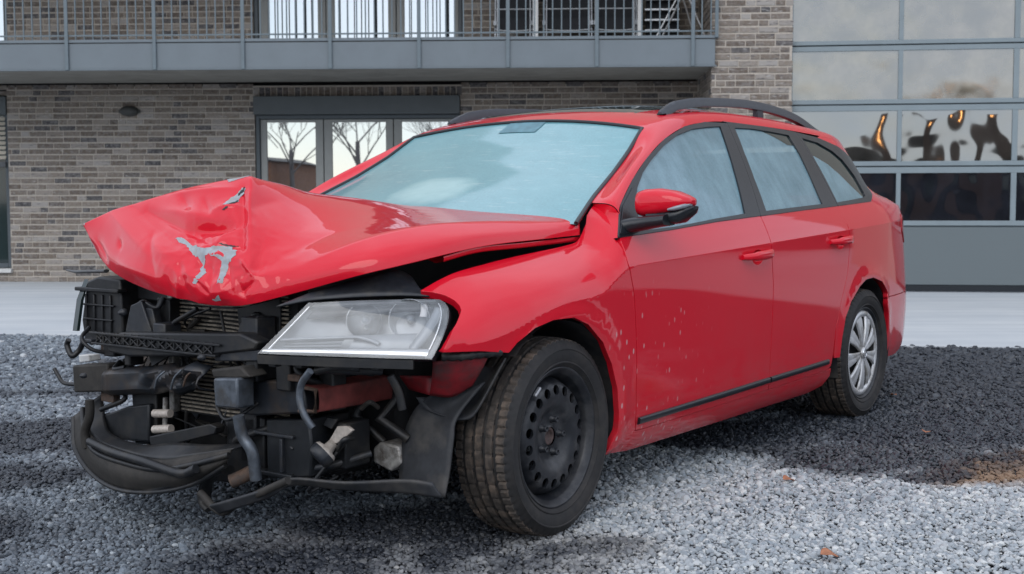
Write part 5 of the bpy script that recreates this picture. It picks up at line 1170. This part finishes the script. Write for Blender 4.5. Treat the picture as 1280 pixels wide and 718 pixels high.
# soldier course over the glazed door
for k in range(35):
    all_bricks.append((-6.21 + k * .0765, WY, 2.443, .065, .11, 'soldier'))
for k in range(57):                            # side of the pier
    for j in range(6): all_bricks.append((-.615, .13 + j * .22 + (.11 if k % 2 else 0), .0425 + k * .075, .21, .065, 'side'))
def brick_dist(b): return (b[1] if b[5] == 'front' else 9) * 3 - (1.5 if (b[1] < .5 and b[2] > 1.75 and b[5] == 'front') else 0) - (.8 if (b[5] == 'front' and b[1] > 1 and b[0] < -6.2 and b[0] > -9.5 and b[2] < 2.5) else 0) + abs(b[2] - 1.6) * .1 + abs(b[0] + 7.8) * .05
vis = sorted(range(len(all_bricks)), key=lambda i: brick_dist(all_bricks[i]))
single = set(i for i in vis if all_bricks[i][5] == 'front'); single = set([i for i in vis if i in single][:298])
rest = MB(); rest_r = []
for i, (u, y, z, L, h, fc) in enumerate(all_bricks):
    vs, fs = brick_mesh(L, h)
    if i in single:
        k = (L, h)
        if k not in BMESH:
            me = bpy.data.meshes.new('brick'); me.from_pydata(vs, [], fs); me.materials.append(M['brick']); BMESH[k] = me
        o = link('brick', BMESH[k], bld); o.location = (u, y, z)
    else:
        if fc == 'side': pv = [(u + q[1] * 0 + q[1] - .0, y + q[0], z + q[2]) for q in vs]; pv = [(u + q[1], y - q[0], z + q[2]) for q in vs]
        else: pv = [(u + q[0], y + q[1], z + q[2]) for q in vs]
        rest.add(pv, fs); rest_r += [float(rng.random())] * len(pv)
rme = rest.mesh('brickwork', 'brick', fix=False); at_ = rme.attributes.new('rnd', 'FLOAT', 'POINT'); at_.data.foreach_set('value', rest_r)
tag(link('brickwork', rme, bld), kind='stuff')
mb = MB()
def mortar(u0, u1, z0, z1, y, t=.25): mb.box((u0, y + .006, z0), (u1, y + t, z1))
for (a, b, c, d) in ((-12, -9.455, 0, .17), (-9.455, -6.235, 0, 2.52), (-3.595, -.605, 0, 2.52), (-6.235, -3.595, 2.385, 2.52), (-9.43, -6.235, 2.90, 4.4), (-3.56, .2, 2.90, 4.4)): mortar(a, b, c, d, WY)
mb.box((-.606, .006, 0), (.29, 1.85, 4.4))
mb.obj('wall', 'mortar', bld)
MB().box((-12, WY + .25, 0), (.3, WY + .5, 7)).obj('inner_wall', 'cladding_dark', bld)
MB().box((-12, 0, 4.45), (.29, WY + .4, 8.6)).obj('upper_storey', 'mortar', bld)
def frame(nm, u0, u1, z0, z1, y, fw, mat, par=bld, dep=.07):
    mb = MB(); mb.box((u0, y, z0), (u0 + fw, y + dep, z1)); mb.box((u1 - fw, y, z0), (u1, y + dep, z1)); mb.box((u0 + fw, y, z1 - fw), (u1 - fw, y + dep, z1)); mb.box((u0 + fw, y, z0), (u1 - fw, y + dep, z0 + fw))
    return mb.obj(nm, mat, par, bevel=.006)
def pane_obj(u0, u1, z0, z1, y, par, mat='house_glass'):
    return MB().add([(u0, y, z0), (u1, y, z0), (u1, y, z1), (u0, y, z1), (u0, y + .02, z0), (u1, y + .02, z0), (u1, y + .02, z1), (u0, y + .02, z1)],
                    [(0, 1, 2, 3), (7, 6, 5, 4), (0, 4, 5, 1), (1, 5, 6, 2), (2, 6, 7, 3), (3, 7, 4, 0)]).obj('pane', mat, par)
# glazed doors under the balcony
yd = WY + .055
of = frame('door_surround', -6.225, -3.605, 0.0, 2.15, WY + .02, .05, 'window_frame_dark', dep=.12)
for (a, b, p0, p1) in ((-6.172, -5.362, -6.09, -5.462), (-5.352, -4.462, -5.246, -4.557), (-4.452, -3.66, -4.351, -3.76)):
    dd = MB(); dd.box((a, yd, .03), (p0, yd + .07, 2.095)); dd.box((p1, yd, .03), (b, yd + .07, 2.095)); dd.box((p0, yd, 2.058), (p1, yd + .07, 2.095)); dd.box((p0, yd, .03), (p1, yd + .07, .16))
    dr = dd.obj('glazed_door', 'window_frame', bld, bevel=.006); pane_obj(p0, p1, .16, 2.058, yd + .022, dr)
    if a > -6: MB().box((a + .02, yd - .05, 1.0), (a + .035, yd, 1.12)).obj('handle', 'aluminium', dr, bevel=.004)
MB().box((-6.232, WY - .07, 2.152), (-3.598, WY + .2, 2.383)).obj('shutter_box', 'cladding_dark', bld, bevel=.006)
# upper windows
of = frame('window', -6.225, -3.57, 2.93, 4.7, WY + .03, .05, 'window_frame_dark', dep=.12)
for (a, b, p0, p1) in ((-6.172, -5.312, -6.053, -5.414), (-5.304, -4.415, -5.198, -4.514), (-4.405, -3.575, -4.309, -3.671)):
    dd = MB(); dd.box((a, yd, 2.95), (p0, yd + .07, 4.6)); dd.box((p1, yd, 2.95), (b, yd + .07, 4.6)); dd.box((p0, yd, 2.95), (p1, yd + .07, 3.115)); dd.box((p0, yd, 4.5), (p1, yd + .07, 4.6))
    dr = dd.obj('window', 'window_frame', bld, bevel=.006); pane_obj(p0, p1, 3.115, 4.5, yd + .022, dr)
dr = frame('window', -11., -9.44, 2.93, 4.6, WY + .05, .05, 'window_frame_dark'); pane_obj(-10.9, -9.49, 2.98, 4.5, WY + .08, dr)
# far left window with its slatted blind
dr = frame('window', -11., -9.457, .19, 2.40, WY + .05, .06, 'window_frame_dark'); pane_obj(-10.94, -9.517, .25, 2.34, WY + .09, dr, 'dark_glass')
for k in range(9):
    MB().add([(-10.95, WY + .02, 1.60 + k * .062), (-9.50, WY + .02, 1.60 + k * .062), (-9.50, WY + .055, 1.645 + k * .062), (-10.95, WY + .055, 1.645 + k * .062)], [(0, 1, 2, 3)]).obj('blind_slat', 'blind_slat', dr)
MB().box((-10.95, WY + .01, 1.50), (-9.50, WY + .06, 1.565)).obj('blind_rail', 'rope_grey', dr)
MB().box((-11., WY - .02, 2.17), (-9.462, WY + .12, 2.40)).obj('shutter_box', 'cladding_dark', bld, bevel=.005)
MB().box((-11, WY - .05, .13), (-9.44, WY + .1, .185)).obj('window_sill', 'sill_stone', bld, bevel=.006)
MB().box((-.63, -.006, 0.0), (.30, .0, .02)).obj('plinth_strip', 'mortar', bld)
# balcony
FY = -.05; bal = MB().box((-10.8, FY + .02, 2.565), (-.575, WY, 2.90)).obj('balcony', 'soffit_board', bld)
seams = [-10.0, -9.0, -7.988, -6.966, -5.942, -4.937, -3.921, -2.911, -1.907, -.829]
for a, b in zip(seams, seams[1:] + [-.566]):
    MB().box((a + .014, FY - .004, 2.572), (b - .014, FY + .019, 2.862)).obj('fascia_panel', 'cladding', bal, bevel=.003)
mb = MB().box((-10.8, FY - .012, 2.872), (-.545, FY + .06, 2.906)); mb.box((-10.8, FY - .012, 2.556), (-.560, FY + .018, 2.5715)); mb.obj('edge_trim', 'cladding', bal, bevel=.003)
for a in seams:
    MB().box((a - .021, FY - .030, 2.56), (a + .021, FY - .0125, 4.0)).obj('railing_post', 'rail_steel', bal, bevel=.003)
MB().box((-.585, FY - .03, 2.88), (-.545, FY - .0125, 4.0)).obj('railing_post', 'rail_steel', bal, bevel=.003)
mb = MB().box((-10.8, FY - .008, 2.945), (-.56, FY + .012, 2.962)); mb.obj('bottom_rail', 'rail_steel', bal)
MB().box((-10.8, FY - .022, 3.96), (-.545, FY + .026, 4.0)).obj('handrail', 'rail_steel', bal, bevel=.004)
bal_me = MB().box((-.007, 0, 2.904), (.007, .014, 3.97)).mesh('baluster', 'rail_steel')
for i, a in enumerate(seams):
    b = (seams + [-.566])[i + 1] if i < len(seams) - 1 else -.566
    for k in range(1, 10):
        x = a + (1.01) * k / 10
        if x > b - .05: break
        o = link('baluster', bal_me, bal); o.location = (x, FY - .004, 0)
# wall lamp
wl = MB(); rows = []
for k in range(9):
    t = k / 8; y = WY - .11 * math.sin(t * math.pi / 2); r = math.cos(t * math.pi / 2) ** .6
    rows.append([(-7.85 + .125 * max(r, .02) * math.cos(a), y, 2.205 + .068 * max(r, .02) * math.sin(a)) for a in np.linspace(0, 2 * math.pi, 24, endpoint=False)])
wl.grid(rows, True, True)
wlr = empty('wall_lamp', (0, 0, 0), 0, 'dark oval bulkhead lamp on the brick wall under the balcony', 'lamp'); wlr.matrix_world = Matrix.Translation((2.87, 14.30, 0)) @ Matrix.Rotation(BA, 4, 'Z')
wl.obj('lamp_shade', 'lamp_dark', wlr); MB().box((-7.99, WY - .02, 2.18), (-7.71, WY + .005, 2.225)).obj('back_plate', 'lamp_dark', wlr, bevel=.008)
# ---- garage door, part of the right wing
gar = empty('garage_wing', (2.87, 14.30, 0), GA, 'grey sectional garage door with wavy reflecting panes at the right of the building', 'garage')
gy = .12
rowz = [(.82, 1.355, .757), (1.49, 2.055, 1.43), (2.185, 2.727, 2.126), (2.845, 3.40, 2.79), (3.51, 4.06, 3.46)]
cols = [(-.9, .245), (.305, 1.467), (1.517, 2.709), (2.769, 3.96), (4.02, 5.2)]
door_g = MB().box((-.6, gy + .04, .03), (6.5, gy + .09, 4.6)).obj('garage_door', 'garage_frame', gar)
cols = cols[1:]
for zi, (z0, z1, seam) in enumerate(rowz):
    znext = rowz[zi + 1][2] if zi < 4 else 4.12
    sec = MB(); uu = [.12] + [c for ab in cols for c in ab] + [5.4]
    sec.box((.12, gy, seam + .008), (5.4, gy + .038, z0)); sec.box((.12, gy, z1), (5.4, gy + .038, znext - .008))
    for k in range(0, len(uu), 2): sec.box((uu[k], gy, z0), (uu[k + 1], gy + .038, z1))
    so_ = sec.obj('door_section', 'garage_frame', gar, bevel=.003)
    for a, b in cols:
        me = MB(); nu, nv = 24, 12
        me.grid([[(a + (b - a) * i / nu, gy + .016, z0 + (z1 - z0) * j / nv) for i in range(nu + 1)] for j in range(nv + 1)], True); me.obj('pane', ('garage_glass_low', 'garage_glass', 'garage_glass_sky_tint', 'garage_glass_sky_tint', 'garage_glass_sky_tint')[zi], so_)
MB().box((.12, gy + .002, .095), (5.4, gy + .04, .745)).obj('door_section', 'garage_panel', gar, bevel=.004)
MB().box((.12, gy + .0, .02), (5.4, gy + .045, .09)).obj('bottom_seal', 'black_trim', gar)
MB().box((5.4, -.15, 0), (9, .6, 5)).obj('wall', 'mortar', gar)
MB().box((-.4, gy - .1, 4.15), (9, .9, 8.2)).obj('upper_wall', 'mortar', gar)
# ---- things standing on the balcony
def at_b(nm, u, y, z, rz, label, cat, group=None):
    o = empty(nm, (0, 0, 0), 0, label, cat, group); o.matrix_world = Matrix.Translation((2.87, 14.30, 0)) @ Matrix.Rotation(BA, 4, 'Z') @ Matrix.Translation((u, y, z)) @ Matrix.Rotation(rz, 4, 'Z'); return o
def folded_chair(u, wd, lean, label):
    o = at_b('folding_chair', u, 1.05, 2.906, 0, label, 'chair', 'folded garden chairs leaning on the balcony')
    for s_ in (-1, 1):
        MB().tube([(s_ * wd / 2, 0, .0), (s_ * wd / 2, lean * .5, .55), (s_ * wd / 2 * .96, lean, 1.05)], .013, 8).obj('frame_tube', 'chair_tube', o)
        MB().tube([(s_ * (wd / 2 - .035), -.05, .0), (s_ * (wd / 2 - .03), -.01, .30), (s_ * (wd / 2 - .035), .06, .9)], .010, 8).obj('leg', 'chair_tube', o)
        MB().box((s_ * wd / 2 - .02, -.03, .27), (s_ * wd / 2 + .02, .06, .33)).obj('hinge', 'chair_tube', o, bevel=.005)
    MB().grid([[(x, .02 + lean * z * .8 + .02 * math.cos(x * 5), z - .02 * (1 - (2 * x / wd) ** 2)) for x in np.linspace(-wd / 2 + .01, wd / 2 - .01, 9)] for z in np.linspace(.24, 1.0, 8)]).obj('fabric', 'chair_fabric', o)
    MB().tube([(x, .0, .225 - .018 * (1 - (2 * x / wd) ** 2)) for x in np.linspace(-wd / 2, wd / 2, 9)], .009, 8).obj('crossbar', 'chair_tube', o)
    MB().tube([(-wd / 2, .0, .03), (wd / 2, 0, .03)], .011, 8).obj('crossbar', 'chair_tube', o)
    MB().tube([(-wd / 2, .01, .47), (wd / 2, .01, .47)], .010, 8).obj('crossbar', 'chair_tube', o)
folded_chair(-2.89, .46, .2, 'leftmost folded chair with black fabric behind the balcony railing, beside bare brick')
folded_chair(-2.235, .58, .22, 'wide folded chair between the white post and the chair nearest the ladder')
folded_chair(-1.65, .50, .22, 'folded black chair at the right white post on the balcony')
for u, lb in ((-2.62, 'left of the two white posts on the balcony'), (-1.37, 'right of the two white posts on the balcony')):
    o = at_b('white_post', u, .9, 2.906, 0, lb, 'post'); MB().box((-.029, -.029, 0), (.029, .029, 1.5)).obj('post_shaft', 'white_paint', o, bevel=.004); MB().box((-.05, -.05, 0), (.05, .05, .012)).obj('base_plate', 'white_paint', o)
lounge = at_b('lawn_lounger', -.90, .75, 2.906, 0, 'aluminium lawn ladder standing open at the right end of the balcony', 'lounger')  # a lawn lounger, built here from crossed rails and flat bars
for (xa, xb, y) in ((-.33, .00, 0), (-.25, .05, .32), (.33, .06, .0), (.24, .03, .32)):
    MB().tube([(xa, y, .0), (xb, y * .6, .62), (xb + (xb - xa) * .9, .1, 1.25)], .022, 8, sq=.5).obj('rail', 'lounger_aluminium', lounge)
for k in range(4): MB().box((-.40, .36, .20 + k * .125), (.02, .42, .225 + k * .125)).obj('step', 'lounger_aluminium', lounge, bevel=.004)
MB().box((-.38, .44, .12), (.0, .52, .75)).obj('dark_cover', 'chair_fabric', lounge, bevel=.01)
# ================================================================== GROUND
EDGE = lambda x: 9.36 - .135 * x                          # where the concrete begins
MB().add([(-400, -400, -.04), (400, -400, -.04), (400, 600, -.04), (-400, 600, -.04)], [(0, 1, 2, 3)]).obj('ground', 'gravel_bed', None, fix=False)['kind'] = 'structure'
mb = MB(); n = 60; rows = []
xs = np.linspace(-45, 45, n)
vs = [(x, EDGE(x), .012) for x in xs] + [(x, 30, .012) for x in xs] + [(x, EDGE(x), -.12) for x in xs]
mb.add(vs, [(i, i + 1, n + i + 1, n + i) for i in range(n - 1)] + [(i + 2 * n, i + 1 + 2 * n, i + 1, i) for i in range(n - 1)])
mb.obj('concrete_pavement', 'concrete', None)['kind'] = 'structure'
rows = [[(x, y, -.012 + .004 * math.sin(x * 3.1 + y * 1.7)) for x in np.linspace(-9, 9, 60)] for y in np.linspace(1.2, 11.5, 40)]
rows = [[(x, min(y, EDGE(x) - .005), z) for x, y, z in r] for r in rows]
MB().grid(rows).obj('gravel_bed', 'gravel_bed', None)['kind'] = 'structure'
# stones
def vnoise(x, y, s, seed):
    g = np.random.default_rng(seed).random((64, 64)); x = x * s; y = y * s
    xi = np.floor(x).astype(int); yi = np.floor(y).astype(int); fx = x - xi; fy = y - yi; fx = fx * fx * (3 - 2 * fx); fy = fy * fy * (3 - 2 * fy)
    a = g[xi % 64, yi % 64]; b = g[(xi + 1) % 64, yi % 64]; c = g[xi % 64, (yi + 1) % 64]; d = g[(xi + 1) % 64, (yi + 1) % 64]
    return (a * (1 - fx) + b * fx) * (1 - fy) + (c * (1 - fx) + d * fx) * fy
P = []
for (y0, y1, pit) in ((2.35, 4.4, .0132), (4.4, 6.2, .0158), (6.2, 8.0, .020), (8.0, 11.2, .027)):
    yy = np.arange(y0, y1, pit * .9)
    for y in yy:
        hw = .43 * y + 1.0; x = np.arange(-hw, hw, pit); P.append(np.stack([x + rng.uniform(-.5, .5, len(x)) * pit, y + rng.uniform(-.5, .5, len(x)) * pit, np.full(len(x), pit)], 1))
P = np.concatenate(P); P = P[P[:, 1] < EDGE(P[:, 0]) + rng.uniform(-.02, .05, len(P))]
x, y, pit = P.T
f1 = vnoise(x + 40, y + 40, .9, 1); f2 = vnoise(x + 40, y + 40, 3.2, 2); f3 = vnoise(x + 40, y + 40, 9., 3); fn = .5 * f1 + .3 * f2 + .2 * f3
def blob(x, y, cx, cy, rx, ry, rot=0.):
    c, s = math.cos(rot), math.sin(rot); dx = (x - cx) * c + (y - cy) * s; dy = -(x - cx) * s + (y - cy) * c
    return 1 - np.hypot(dx / rx, dy / ry)
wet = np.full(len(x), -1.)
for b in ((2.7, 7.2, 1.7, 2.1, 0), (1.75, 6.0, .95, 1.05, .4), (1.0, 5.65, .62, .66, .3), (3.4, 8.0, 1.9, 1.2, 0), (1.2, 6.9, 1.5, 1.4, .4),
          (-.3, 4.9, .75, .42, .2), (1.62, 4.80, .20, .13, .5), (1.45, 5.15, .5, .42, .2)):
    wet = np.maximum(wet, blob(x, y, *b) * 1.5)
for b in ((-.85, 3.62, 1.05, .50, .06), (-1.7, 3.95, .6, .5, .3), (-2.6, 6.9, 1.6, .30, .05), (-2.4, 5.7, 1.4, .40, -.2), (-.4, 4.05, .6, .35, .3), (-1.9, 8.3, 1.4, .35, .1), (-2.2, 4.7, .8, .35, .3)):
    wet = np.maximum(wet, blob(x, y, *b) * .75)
mud = np.clip((np.maximum(blob(x, y, 1.85, 4.88, .40, .22, .55), blob(x, y, 2.22, 5.15, .40, .22, .5)) + (fn - .5) * 1.6) * 1.9, 0, .9)
mud = np.maximum(mud, np.clip((blob(x, y, -.35, 3.75, .9, .5) + (fn - .5)) * .5, 0, .22))
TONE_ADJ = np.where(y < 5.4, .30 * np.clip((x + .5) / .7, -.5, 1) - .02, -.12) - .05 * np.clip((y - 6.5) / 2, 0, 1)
LEAVES = [(1.04, 4.66, .5, .055, 'brown leaf near the edge of the dark wet gravel, nearest the car'), (1.87, 5.62, 1.2, .05, 'small brown leaf on the dark wet gravel to the right'),
          (.94, 3.66, .2, .06, 'brown leaf on the pale gravel at the bottom of the picture'), (2.05, 6.7, 2.0, .04, 'tiny brown leaf far out on the dark gravel')]

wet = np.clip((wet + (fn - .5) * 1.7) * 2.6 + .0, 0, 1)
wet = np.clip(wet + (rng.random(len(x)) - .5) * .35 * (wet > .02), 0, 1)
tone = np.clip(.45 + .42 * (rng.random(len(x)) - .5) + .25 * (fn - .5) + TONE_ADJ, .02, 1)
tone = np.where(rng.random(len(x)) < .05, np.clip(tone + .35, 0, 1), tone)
z = -.006 + rng.uniform(-.3, .5, len(x)) * pit + .010 * (f2 - .5)
sz = pit * np.minimum(rng.lognormal(0.0, .36, len(x)), 2.1) * .60
me = bpy.data.meshes.new('gravel'); me.vertices.add(len(x)); me.vertices.foreach_set('co', np.stack([x, y, z], 1).ravel())
def attr(nm, v, ty='FLOAT'):
    a = me.attributes.new(nm, ty, 'POINT'); a.data.foreach_set('vector' if ty == 'FLOAT_VECTOR' else 'value', np.asarray(v, dtype=np.float32).ravel())
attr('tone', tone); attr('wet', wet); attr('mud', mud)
attr('rot', np.stack([rng.uniform(-.6, .6, len(x)), rng.uniform(-.6, .6, len(x)), rng.uniform(0, 6.28, len(x))], 1), 'FLOAT_VECTOR')
attr('scl', np.stack([sz * rng.uniform(.8, 1.35, len(x)), sz * rng.uniform(.7, 1.1, len(x)), sz * rng.uniform(.5, .85, len(x))], 1), 'FLOAT_VECTOR')
gcol = bpy.data.collections.new('stone_shapes'); gr_obj = bpy.data.objects.new('gravel', me); COL.objects.link(gr_obj); gr_obj['kind'] = 'stuff'
ng = bpy.data.node_groups.new('scatter_stones', 'GeometryNodeTree'); ng.interface.new_socket('Geometry', in_out='INPUT', socket_type='NodeSocketGeometry'); ng.interface.new_socket('Geometry', in_out='OUTPUT', socket_type='NodeSocketGeometry')
gi = ng.nodes.new('NodeGroupInput'); go = ng.nodes.new('NodeGroupOutput'); iop = ng.nodes.new('GeometryNodeInstanceOnPoints'); cin = ng.nodes.new('GeometryNodeCollectionInfo')
cin.inputs['Collection'].default_value = gcol; cin.inputs['Separate Children'].default_value = True; cin.inputs['Reset Children'].default_value = True
for nm, sk in (('rot', 'Rotation'), ('scl', 'Scale')):
    na = ng.nodes.new('GeometryNodeInputNamedAttribute'); na.data_type = 'FLOAT_VECTOR'; na.inputs['Name'].default_value = nm
    ng.links.new([o for o in na.outputs if o.type == 'VECTOR'][0], iop.inputs[sk])
ng.links.new(gi.outputs[0], iop.inputs['Points']); ng.links.new(cin.outputs[0], iop.inputs['Instance']); iop.inputs['Pick Instance'].default_value = True; ng.links.new(iop.outputs[0], go.inputs[0])
gm_ = gr_obj.modifiers.new('stones', 'NODES'); gm_.node_group = ng
for k in range(7):
    bm = bmesh.new(); bmesh.ops.create_icosphere(bm, subdivisions=2, radius=1); r_ = np.random.default_rng(50 + k); cuts = [(Vector(r_.normal(size=3)).normalized(), r_.uniform(.55, .85)) for _ in range(9)]
    for v in bm.verts:
        for nn, d in cuts:
            h = v.co.dot(nn)
            if h > d: v.co -= nn * (h - d) * .92
    me2 = bpy.data.meshes.new('stone'); bm.to_mesh(me2); bm.free(); me2.materials.append(M['gravel_stone'])
    for p in me2.polygons: p.use_smooth = False
    o = bpy.data.objects.new('stone', me2); gcol.objects.link(o)
# fallen leaves
def leaf(px, py, rz, s, label):
    rows = []
    for k in range(9):
        t = k / 8; wd = math.sin(math.pi * min(1, t * 1.02)) ** .7 * .5 * (1 - .3 * t); rows.append([(t - .5, a * wd, .12 * abs(a) * math.sin(t * 3) + .08 * math.sin(t * 5)) for a in (-1, -.5, 0, .5, 1)])
    o = MB().grid([[(a * s, b * s, c * s) for a, b, c in r] for r in rows]).obj('fallen_leaf', 'leaf_brown', None); o.location = (px, py, .016); o.rotation_euler = (.15, .1, rz)
    m = o.modifiers.new('t', 'SOLIDIFY'); m.thickness = .0012
    tag(o, label, 'leaf', 'fallen leaves on the gravel')
for args in LEAVES: leaf(*args)
# ================================================================== SURROUNDINGS (seen only as reflections)
def bare_tree(px, py, h, seed, label):
    root = empty('bare_tree', (px, py, 0), 0, label, 'tree', 'bare trees across the yard'); r_ = random.Random(seed)
    tr = MB().tube([(0, 0, -.1), (.05, .05, h * .2), (0, .1, h * .42)], [.19, .15, .12], 8); tr.obj('trunk', 'bark', root)
    br = MB()
    def grow(p, d, L, r, lev):
        q = p + d * L * .5 + Vector((r_.uniform(-.1, .1), r_.uniform(-.1, .1), r_.uniform(0, .12))) * L; e = q + (d + Vector((r_.uniform(-.25, .25), r_.uniform(-.25, .25), .15))).normalized() * L * .5
        br.tube([p, q, e], [r, r * .75, r * .5], 4 if lev > 1 else 6, cap=False)
        if lev < 4:
            for _ in range(4 if lev < 3 else 3): grow(p.lerp(e, r_.uniform(.35, 1)), (d + Vector((r_.uniform(-1, 1), r_.uniform(-1, 1), r_.uniform(-.1, .7)))).normalized(), L * r_.uniform(.55, .75), r * .52, lev + 1)
    for k in range(6):
        a = k * 1.05 + r_.random(); grow(Vector((0, .1, h * (.26 + .03 * k))), Vector((math.cos(a), math.sin(a), .9)).normalized(), h * .3, .05, 0)
    br.obj('branches', 'bark', root, fix=False)
bare_tree(-18.2, -41, 9.5, 3, 'bare tree reflected in the left glazed door')
bare_tree(-14.0, -40, 10.5, 5, 'bare tree reflected in the middle glazed door')
bare_tree(-9.0, -43, 9.5, 8, 'bare tree reflected beyond the middle door')
def block(nm, x0, x1, y0, y1, h, mat, label, wins=True):
    r = empty(nm, ((x0 + x1) / 2, y1, 0), 0, label, 'building'); w2 = (x1 - x0) / 2
    MB().box((-w2, y0 - y1, -.05), (w2, 0, h)).obj('wall', mat, r); MB().prism([(-w2 - .3, h), (w2 + .3, h), (w2 * .8, h + .35), (-w2 * .8, h + .35)], lambda p, d: (p[0], d, p[1]), y0 - y1 - .2, .2).obj('roof', 'far_roof', r)
    for k in range(int(w2)):
        wn = MB().box((-w2 + 1 + 2 * k, .0, 1.0), (-w2 + 1.9 + 2 * k, .03, 2.1)).obj('window', 'dark_glass', r)
    return r
block('brick_house', -29, -18.9, -50, -39, 3.3, 'far_brick', 'low orange brick house across the yard, reflected in the glazed door')
hb_ = block('dark_house', 2, 24, -30, -20, 2.25, 'far_render', 'long dark house across the yard, reflected in the garage door')
for k, (xx, zz) in enumerate(((-7.9, 3.45), (-6.2, 3.6), (-4.5, 4.0))):
    MB().box((xx - .42, -.3, 0), (xx + .42, .25, 4.0 + .15 * k)).obj('wall_pier', 'pier_brick', hb_)
    for dz in (-.09, .09): MB().box((xx - .06, .27, zz + dz - .05), (xx + .06, .36, zz + dz + .05)).obj('wall_light', 'lamp_glow', hb_)
block('side_house', 19, 31, 6, 30, 3.4, 'far_render', 'dark house beyond the right end of the yard')
def hedge(x0, y0, x1, y1, h, label):
    r = empty('hedge', (x0, y0, 0), 0, label, 'hedge'); L = math.hypot(x1 - x0, y1 - y0); d = ((x1 - x0) / L, (y1 - y0) / L); mb = MB(); q = np.random.default_rng(9)
    for _ in range(int(L * 260)):
        t = q.uniform(0, L); o = q.uniform(-.7, .7); z = q.uniform(0, h) ; c = np.array((d[0] * t - d[1] * o, d[1] * t + d[0] * o, z)); a = q.normal(size=3) * .12; b = q.normal(size=3) * .12
        mb.add([c - a, c + b, c + a, c - b], [(0, 1, 2, 3)])
    tag(mb.obj('leaves', 'hedge_leaf', r, fix=False), kind='stuff')
hedge(12, -14, 17, 5, 1.9, 'dark clipped hedge along the right side of the yard')
